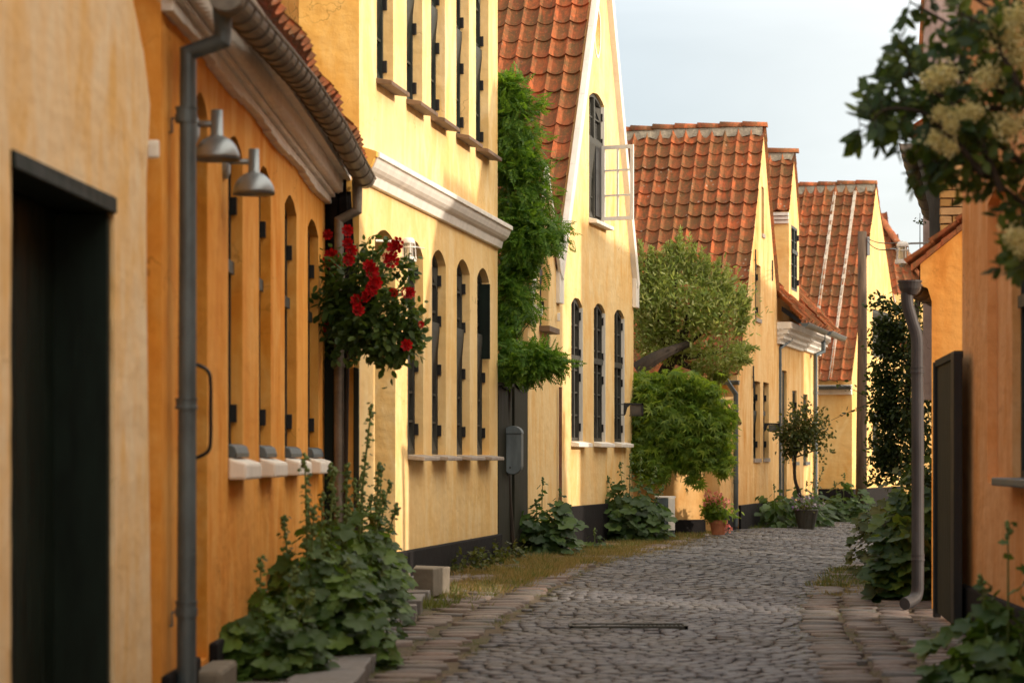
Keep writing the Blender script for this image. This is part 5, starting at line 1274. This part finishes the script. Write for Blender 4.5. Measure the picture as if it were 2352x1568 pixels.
# wisteria
ws = thing('wisteria', (.0, 21.4, .1), 'green wisteria climbing the corner of the yellow house above the garden gate', 'climber')
cs = [cloud(pc(1180, 300, 21.3), (.17, .3, .4), 46, 16, .12, size=(.09, .15), down=.5), cloud(pc(1195, 430, 21.3), (.2, .3, .4), 56, 16, .12, size=(.09, .15), down=.5), cloud(pc(1215, 545, 21.2), (.26, .25, .2), 46, 15, .11, size=(.09, .15), down=.5),
      cloud(pc(1180, 680, 21.3), (.17, .25, .3), 44, 15, .11, size=(.09, .14), down=.5), cloud(pc(1225, 830, 21.0), (.24, .2, .08), 40, 14, .08, size=(.09, .14), down=.3), cloud(pc(1160, 790, 21.2), (.1, .2, .28), 26, 14, .1, size=(.08, .13), down=.5), cloud(pc(1165, 220, 21.3), (.08, .2, .15), 12, 12, .08, size=(.08, .13))]
leaves('foliage', 'pinnate', *cat(*cs), 'leafW', ws)
for k in range(16):
    vx, vy = random.choice([(1235, 300), (1250, 480), (1270, 545), (1225, 620), (1255, 840), (1240, 250), (1262, 550), (1220, 740)]); a = V(pc(1180, vy+random.uniform(-30, 60), 21.3)); b = V(pc(vx+random.uniform(-8, 12), vy+random.uniform(-30, 30), 21.1))
    mb = MB(); mb.tube(curve_pts(a, (a+b)/2+V((0, 0, .06)), b, 6), .004, 4); mb.build('tendril', 'stemg', ws)
mb = MB(); mb.tube(bezier([(.02, 21.45, .1), (-.05, 21.35, 1.2), (.03, 21.4, 2.2), (0, 21.35, 3.2), (.02, 21.3, 4.1)], 6), .022, 7); mb.build('trunk', 'bark', ws)
# tree
tr = thing('apple_tree', (2.0, 29.2, .1), 'silvery green garden tree leaning over the creeper covered wall', 'tree')
cs = [cloud(pc(1560, 690, 29.2), (.52, .5, .34), 120, 30, .27, size=(.055, .095), down=-.25), cloud(pc(1645, 710, 29.0), (.30, .4, .36), 56, 28, .27, size=(.055, .09), down=-.2), cloud(pc(1500, 720, 29.2), (.22, .4, .45), 90, 32, .14, size=(.05, .09), down=-.2),
      cloud(pc(1650, 820, 28.9), (.3, .3, .15), 50, 24, .1, size=(.045, .075), down=.1), cloud(pc(1530, 790, 29.2), (.4, .4, .2), 60, 26, .13, size=(.045, .08), down=.1)]
for vx, vy, vx2, vy2 in ((1478, 640, 1472, 558), (1560, 620, 1563, 530), (1520, 630, 1515, 580), (1590, 630, 1597, 565), (1655, 680, 1672, 610), (1618, 650, 1628, 590), (1540, 600, 1545, 560), (1690, 700, 1708, 660), (1690, 800, 1738, 800), (1670, 850, 1650, 878), (1500, 620, 1495, 570), (1690, 760, 1716, 735), (1545, 640, 1530, 560), (1580, 640, 1583, 545), (1605, 650, 1612, 572), (1500, 660, 1488, 600), (1640, 660, 1650, 596), (1480, 690, 1468, 620), (1660, 700, 1690, 640), (1700, 730, 1722, 690), (1690, 820, 1722, 830), (1640, 850, 1640, 890), (1600, 840, 1605, 880), (1570, 610, 1556, 548)):
    for s in np.linspace(0, 1, 11):
        q = V(pc(lerp(vx, vx2, s), lerp(vy, vy2, s), 29.0)); kk = int(50*(1.2-s)); d0 = V((vx2-vx, 0, vy-vy2)).normalized()
        cs.append((np.array([q+V(rng.normal(size=3)*.035*(1.3-s)) for _ in range(kk)]), np.array([d0*.9+V(rng.normal(size=3)*.6) for _ in range(kk)]), rng.normal(size=(kk, 3))+np.array([0, -.5, .5]), rng.uniform(.035, .065, kk)))
leaves('crown', 'narrow', *cat(*cs), 'leafT', tr)
mb = MB(); mb.tube(bezier([(1.95, 29.3, .1), (1.85, 29.3, 1.2), (1.8, 29.2, 1.9), pc(1560, 800, 29.2), pc(1590, 700, 29.2)], 6), [.13-.004*i for i in range(25)], 10)
tk = mb.build('trunk', 'bark', tr)
for e in ((1480, 600), (1560, 560), (1630, 640), (1690, 800), (1510, 700), (1650, 860), (1660, 720)):
    a = V(pc(1540, 820, 29.2)); b = V(pc(*e, 29.0)); mb = MB(); mb.tube(curve_pts(a, (a+b)/2+V((-.03, 0, -.06)), b, 7), [.05-.006*i for i in range(8)], 7); mb.build('limb', 'bark', tk)
mb = MB(); mb.tube(bezier([pc(1462, 850, 28.6), pc(1500, 825, 28.6), pc(1540, 805, 28.7), pc(1580, 790, 28.9)], 5), [.1-.004*i for i in range(16)], 9); mb.build('limb', 'bark', tk)
# creeper
cr = thing('creeper', (1.9, 28.1, 1.7), 'bright green creeper hanging thickly over the garden wall', 'climber')
cs = [cloud(pc(x_c, y_c, 27.85), (.07, .08, .12), 7, 14, .08, size=(.07, .1), down=1.3, out=.1) for x_c, y_c in ((1520, 1075), (1562, 1062), (1598, 1082), (1630, 1060), (1655, 1080), (1640, 905), (1600, 885), (1560, 870), (1672, 960), (1668, 1045))]+[cloud(pc(1545, 960, 28.05), (.5, .2, .4), 150, 22, .2, size=(.08, .13), down=1.0, out=.4), cloud(pc(1600, 985, 28.0), (.27, .18, .26), 90, 22, .18, size=(.08, .125), down=1.0, out=.4), cloud(pc(1485, 960, 28.0), (.16, .15, .42), 60, 20, .17, size=(.08, .12), down=1.0, out=.3), cloud(pc(1560, 1035, 28.0), (.5, .14, .12), 70, 22, .09, size=(.06, .09), down=1.2, out=.2), cloud(pc(1480, 1055, 27.9), (.16, .12, .22), 34, 18, .12, size=(.07, .1), down=1.2, out=.2), cloud(pc(1470, 1020, 28.0), (.14, .14, .2), 30, 20, .1, size=(.06, .09), down=1.2, out=.2), cloud(pc(1500, 890, 28.1), (.3, .2, .16), 40, 22, .1, size=(.06, .09), down=.8), cloud(pc(1642, 1010, 27.9), (.12, .14, .27), 34, 18, .09, size=(.055, .08), down=1.2, out=.3)]
leaves('foliage', 'palm', *cat(*cs), 'leafC', cr)
for k in range(9):
    vx = random.uniform(1490, 1640); a = V(pc(vx, 1040, 27.9)); b = V(pc(vx+random.uniform(-6, 6), random.uniform(1080, 1125), 27.9)); mb = MB(); mb.tube(curve_pts(a, (a+b)/2+V((.03, 0, 0)), b, 5), .003, 4); mb.build('tendril', 'bark', cr)
# geranium pot
pt = G(1650, 1234); Yq = 28.2
gpz = .1; X = (1650-CX)/F*Yq
po_ = thing('flower_pot', (X, Yq, gpz), 'terracotta pot standing in front of the slatted door', 'flower pot')
mb = MB(); mb.lathe((X, Yq, gpz), [(0, 0), (.075, 0), (.095, .12), (.098, .125), (.108, .125), (.11, .17), (.1, .172), (.095, .14), (0, .14)], 24); mb.build('pot', 'terra', po_)
mb = MB(); mb.lathe((X, Yq, gpz), [(.094, .15), (.05, .158), (0, .16)], 16); mb.build('soil', 'soil', po_)
ge = thing('geranium', (X, Yq, gpz+.16), 'pink flowering geranium filling the terracotta pot', 'plant')
c = cloud((X, Yq, gpz+.29), (.17, .14, .11), 50, 14, .06, size=(.04, .065)); leaves('foliage', 'ovate', *c, 'leafC', ge)
mb = MB()
for vx, vy in ((1626, 1135), (1624, 1155), (1645, 1149), (1656, 1162), (1668, 1152), (1648, 1137), (1636, 1153), (1672, 1215)):
    q = V(pc(vx, vy, Yq-.06)); mb.tube([(X, Yq, gpz+.2), (q.x, q.y, q.z)], .004, 5); n_ = 34; d = rng.normal(size=(n_, 3)); d /= np.linalg.norm(d, axis=1)[:, None]
    leaves('flower', 'petal', np.array(q)+d*.03, d, rng.normal(size=(n_, 3)), rng.uniform(.02, .034, n_), 'pink', ge)
mb.build('stem', 'stemg', ge)
# violet flowers in small pot by the standard tree
vp = thing('violet_flowers', P(1852, 1185, 31.35), 'small violet and white flowers in a dark pot among the hostas', 'flowers')
q = P(1853, 1166, 31.3); d = rng.normal(size=(80, 3)); c = cloud((q.x, q.y, q.z+.02), (.12, .1, .07), 20, 10, .06, size=(.03, .05)); leaves('foliage', 'ovate', *c, 'leafS', vp)
leaves('blossom', 'petal', np.array(q)+np.array([0, -.06, .07])+d*np.array([.1, .05, .05]), d, rng.normal(size=(80, 3)), rng.uniform(.02, .04, 80), 'violet', vp)
mb = MB(); mb.lathe((q.x, 31.35, .06), [(0, 0), (.1, 0), (.16, .26), (.15, .27), (.13, .24), (0, .24)], 20); mb.build('pot', 'framed', vp)
# standard tree
st = thing('standard_tree', (3.8, 32.6, .06), 'small standard tree with a thin bent trunk in front of the grey downpipes', 'tree')
cs = [cloud(pc(1832, 985, 32.5), (.3, .22, .26), 46, 20, .13, size=(.04, .065)), cloud(pc(1868, 1000, 32.5), (.22, .2, .25), 22, 16, .13, size=(.04, .06)), cloud(pc(1812, 1010, 32.5), (.12, .15, .22), 24, 20, .08, size=(.04, .06))]
for vx, vy in ((1900, 965), (1908, 1035), (1888, 940), (1893, 1060), (1850, 915), (1815, 925), (1805, 1060), (1912, 1000)):
    for s in np.linspace(0, 1, 6):
        q = V(pc(lerp(1850, vx, s), lerp(1000, vy, s), 32.4)); cs.append((np.array([q+V(rng.normal(size=3)*.025) for _ in range(9)]), rng.normal(size=(9, 3)), rng.normal(size=(9, 3)), rng.uniform(.035, .055, 9)))
leaves('crown', 'ovate', *cat(*cs), 'leafS', st)
mb = MB(); mb.tube(bezier([pc(1843, 1200, 32.5), pc(1838, 1140, 32.5), pc(1826, 1100, 32.5), pc(1826, 1050, 32.5), pc(1832, 1000, 32.5)], 5), [.028-.0005*i for i in range(21)], 8)
for e in ((1800, 980), (1860, 980), (1885, 1030), (1840, 930)): mb.tube([pc(1826, 1050, 32.5), pc(*e, 32.5)], [.012, .004], 5)
mb.build('trunk', 'bark', st)
# dark climber at right
dc = thing('climbing_shrub', (4.2, 23.5, .1), 'dark small leaved climber hanging in front of the sunlit gable right of the pole', 'climber')
cs = [cloud(pc(2100, 900, 23), (.14, .3, .95), 110, 26, .2, size=(.035, .06), down=.4), cloud(pc(2065, 880, 23), (.14, .2, .6), 36, 16, .12, size=(.03, .055), down=.4), cloud(pc(2050, 990, 23), (.13, .2, .4), 26, 14, .12, size=(.03, .055), down=.4), cloud(pc(2110, 1150, 22), (.2, .2, .35), 60, 30, .12, size=(.035, .06))]
tw = MB()
for i in range(90):
    s0 = (random.uniform(2050, 2090), random.uniform(700, 1110)); e0 = (random.uniform(1990, 2030), s0[1]+random.uniform(-50, 30)); a, b = V(pc(*s0, 23)), V(pc(*e0, 22.9))
    if i in (3, 9): e0 = (1900+i*3, 965 if i == 3 else 880); b = V(pc(*e0, 22.9))
    path = curve_pts(a, (a+b)/2+V((0, 0, random.uniform(.0, .1))), b, 8); tw.tube(path, [.005-.0004*k for k in range(9)], 4)
    for k in range(1, 9):
        nn = 6 if i not in (3, 9) else 3; cs.append((np.array([path[k]+V(rng.normal(size=3)*.028) for _ in range(nn)]), rng.normal(size=(nn, 3))+np.array([-.6, 0, -.2]), rng.normal(size=(nn, 3)), rng.uniform(.03, .055, nn)))
cs.append(cloud(pc(2113, 505, 21), (.03, .03, .07), 5, 5, .03, size=(.02, .03)))
leaves('foliage', 'ovate', *cat(*cs), 'leafD', dc); tw.build('stem', 'bark', dc)
mb = MB(); mb.tube(bezier([(4.05, 23.3, .1), pc(2100, 1050, 23.2), pc(2085, 900, 23.2), pc(2100, 750, 23.2), pc(2110, 680, 23.2)], 5), .03, 7)
mb.tube([pc(2112, 700, 22), pc(2113, 600, 21.6), pc(2113, 490, 21)], [.008, .005, .003], 5); mb.build('trunk', 'bark', dc)
# elder
el = thing('elder_branch', (2.2, 8.0, 2.2), 'overhanging elder boughs with cream blossom heads at the upper right', 'tree')
YE_ = 8.2
main = [[(2352, 250), (2290, 200), (2230, 170), (2160, 160), (2110, 150)], [(2352, 380), (2290, 330), (2230, 310), (2170, 280), (2130, 285)], [(2260, 400), (2200, 370), (2150, 375), (2095, 390)], [(2340, 200), (2300, 120), (2260, 60), (2200, 30)], [(2420, 520), (2352, 470), (2260, 400), (2180, 360), (2100, 330), (2030, 305), (1975, 285)], [(2420, 330), (2330, 180), (2250, 110), (2170, 50), (2090, 5)], [(2300, 440), (2240, 300), (2160, 220), (2100, 180), (2080, 120)], [(2420, 120), (2352, 60), (2260, 10), (2180, -40)], [(2420, 480), (2360, 560), (2310, 600)], [(2300, 250), (2200, 240), (2120, 215), (2050, 200), (2020, 215)], [(2260, 400), (2180, 310), (2120, 260), (2040, 250), (2000, 280)]]
br = MB(); pos, dr, nm, sz = [], [], [], []
for bi, pth in enumerate(main):
    Yb = YE_+random.uniform(-.15, .25); pp = bezier([pc(x, y, Yb+.02*i) for i, (x, y) in enumerate(pth)], 5); m_ = len(pp)
    br.tube(pp, [lerp(.013, .003, i/(m_-1)) for i in range(m_)], 6)
    for i in range(2, m_, 2):
        for s in (-1, 1):
            a = V(rng.normal(size=3)*.5)+V((-.35, 0, s*.8)); l_ = random.uniform(.05, .14)*(1.15-.5*i/m_); q = pp[i]; tip = q+a.normalized()*l_
            br.tube([q, tip], .0018, 4)
            for k in range(5):
                t = .3+.18*k; pos.append(q.lerp(tip, min(1, t))); dr.append(a.normalized()*.8+V(((-1)**k*.6*a.z, .2, -(-1)**k*.6*a.x))+V(rng.normal(size=3)*.15)); nm.append(V((0, -.6, .7))+V(rng.normal(size=3)*.4)); sz.append(random.uniform(.04, .07))
for cx0, cy0, rx, ry, n_ in ((2250, 90, 90, 80, 90), (2240, 230, 110, 80, 90), (2220, 330, 100, 60, 80), (2330, 300, 60, 140, 70), (2330, 590, 38, 40, 50), (2140, 260, 60, 60, 10), (2330, 60, 50, 70, 60), (2140, 120, 40, 90, 25)):
    for _ in range(n_):
        a = random.uniform(0, 2*pi); s = sqrt(random.random()); pos.append(V(pc(cx0+rx*s*cos(a), cy0+ry*s*sin(a), YE_+random.uniform(-.1, .35)))); dr.append(V(rng.normal(size=3))+V((-.3, 0, -.4))); nm.append(V(rng.normal(size=3)*.5)+V((0, -.5, .6))); sz.append(random.uniform(.035, .065))
leaves('foliage', 'ovate', pos, dr, nm, sz, 'leafE', el); br.build('branch', 'bark', el)
for cx0, cy0, s in ((2320, 90, .07), (2340, 40, .05), (2300, 60, .045), (2170, 170, .045), (2140, 185, .035), (2265, 180, .05), (2205, 260, .03), (2235, 255, .035), (2160, 260, .03), (2185, 285, .03), (2320, 290, .055), (2330, 545, .04), (2350, 560, .045), (2150, 320, .03), (2180, 340, .03), (2345, 130, .05)):
    n_ = int(1500*s*s/.0025*.2)+110; c = np.array(pc(cx0, cy0, YE_-.12)); p_ = rng.normal(size=(n_, 3))*np.array([s*.5, s*.25, s*.42]); leaves('blossom', 'petal', c+p_, rng.normal(size=(n_, 3)), rng.normal(size=(n_, 3)), rng.uniform(.007, .013, n_), 'cream', el)

# ------------------------------------------------------------------ light, sky, camera
SUN_EL, SUN_AZ = radians(17), radians(20)       # azimuth: swing from +X toward the camera
sd_ = V((cos(SUN_EL)*cos(SUN_AZ), -cos(SUN_EL)*sin(SUN_AZ), sin(SUN_EL)))
ld = bpy.data.lights.new('sun', 'SUN'); ld.energy = 3.7; ld.angle = radians(.9); ld.color = (1, .82, .64)
lo = bpy.data.objects.new('sun', ld); COL.objects.link(lo); lo.rotation_euler = sd_.to_track_quat('Z', 'Y').to_euler(); lo.location = (20, -5, 15)
w = bpy.data.worlds.new('World'); sc.world = w; w.use_nodes = True; nt = w.node_tree; bg = nt.nodes['Background']
sky = nt.nodes.new('ShaderNodeTexSky'); sky.sky_type = 'NISHITA'; sky.sun_disc = False; sky.sun_elevation = SUN_EL
sky.sun_rotation = atan2(sd_.x, sd_.y); sky.air_density = 1.0; sky.dust_density = 2.5; sky.ozone_density = 1.0
tc = nt.nodes.new('ShaderNodeTexCoord'); mp = nt.nodes.new('ShaderNodeMapping'); mp.inputs['Scale'].default_value = (1, 1, 4)
nt.links.new(tc.outputs['Generated'], mp.inputs['Vector'])
nz_ = noise_n(nt, mp.outputs['Vector'], 2.2, 6, .55, .6)
hz = mix(nt, mrange(nt, nz_, .3, .72, .45, .95), sky.outputs[0], (6.2, 6.8, 7.15))
# hazy evening sky: glow added around the low sun to brighten the shade
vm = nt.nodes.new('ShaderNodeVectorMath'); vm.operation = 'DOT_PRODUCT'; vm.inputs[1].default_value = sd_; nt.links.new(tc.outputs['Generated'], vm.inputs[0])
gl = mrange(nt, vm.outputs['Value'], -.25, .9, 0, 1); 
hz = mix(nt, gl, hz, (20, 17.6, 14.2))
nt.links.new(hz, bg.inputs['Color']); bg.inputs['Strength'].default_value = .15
cam = bpy.data.cameras.new('camera'); cam.lens = F/2352*36; cam.sensor_width = 36; cam.shift_y = (HY-784)/2352; cam.clip_end = 1500; cam.clip_start = .1
cam.dof.use_dof = True; cam.dof.focus_distance = 23; cam.dof.aperture_fstop = 3.6; cam.dof.aperture_blades = 8
co = bpy.data.objects.new('camera', cam); COL.objects.link(co); co.location = (0, 0, EYE); co.rotation_euler = (pi/2, 0, 0); sc.camera = co
sc.view_settings.view_transform = 'Standard'; sc.view_settings.look = 'None'; sc.view_settings.exposure = 0; sc.view_settings.gamma = 1
sc.render.engine = 'CYCLES'
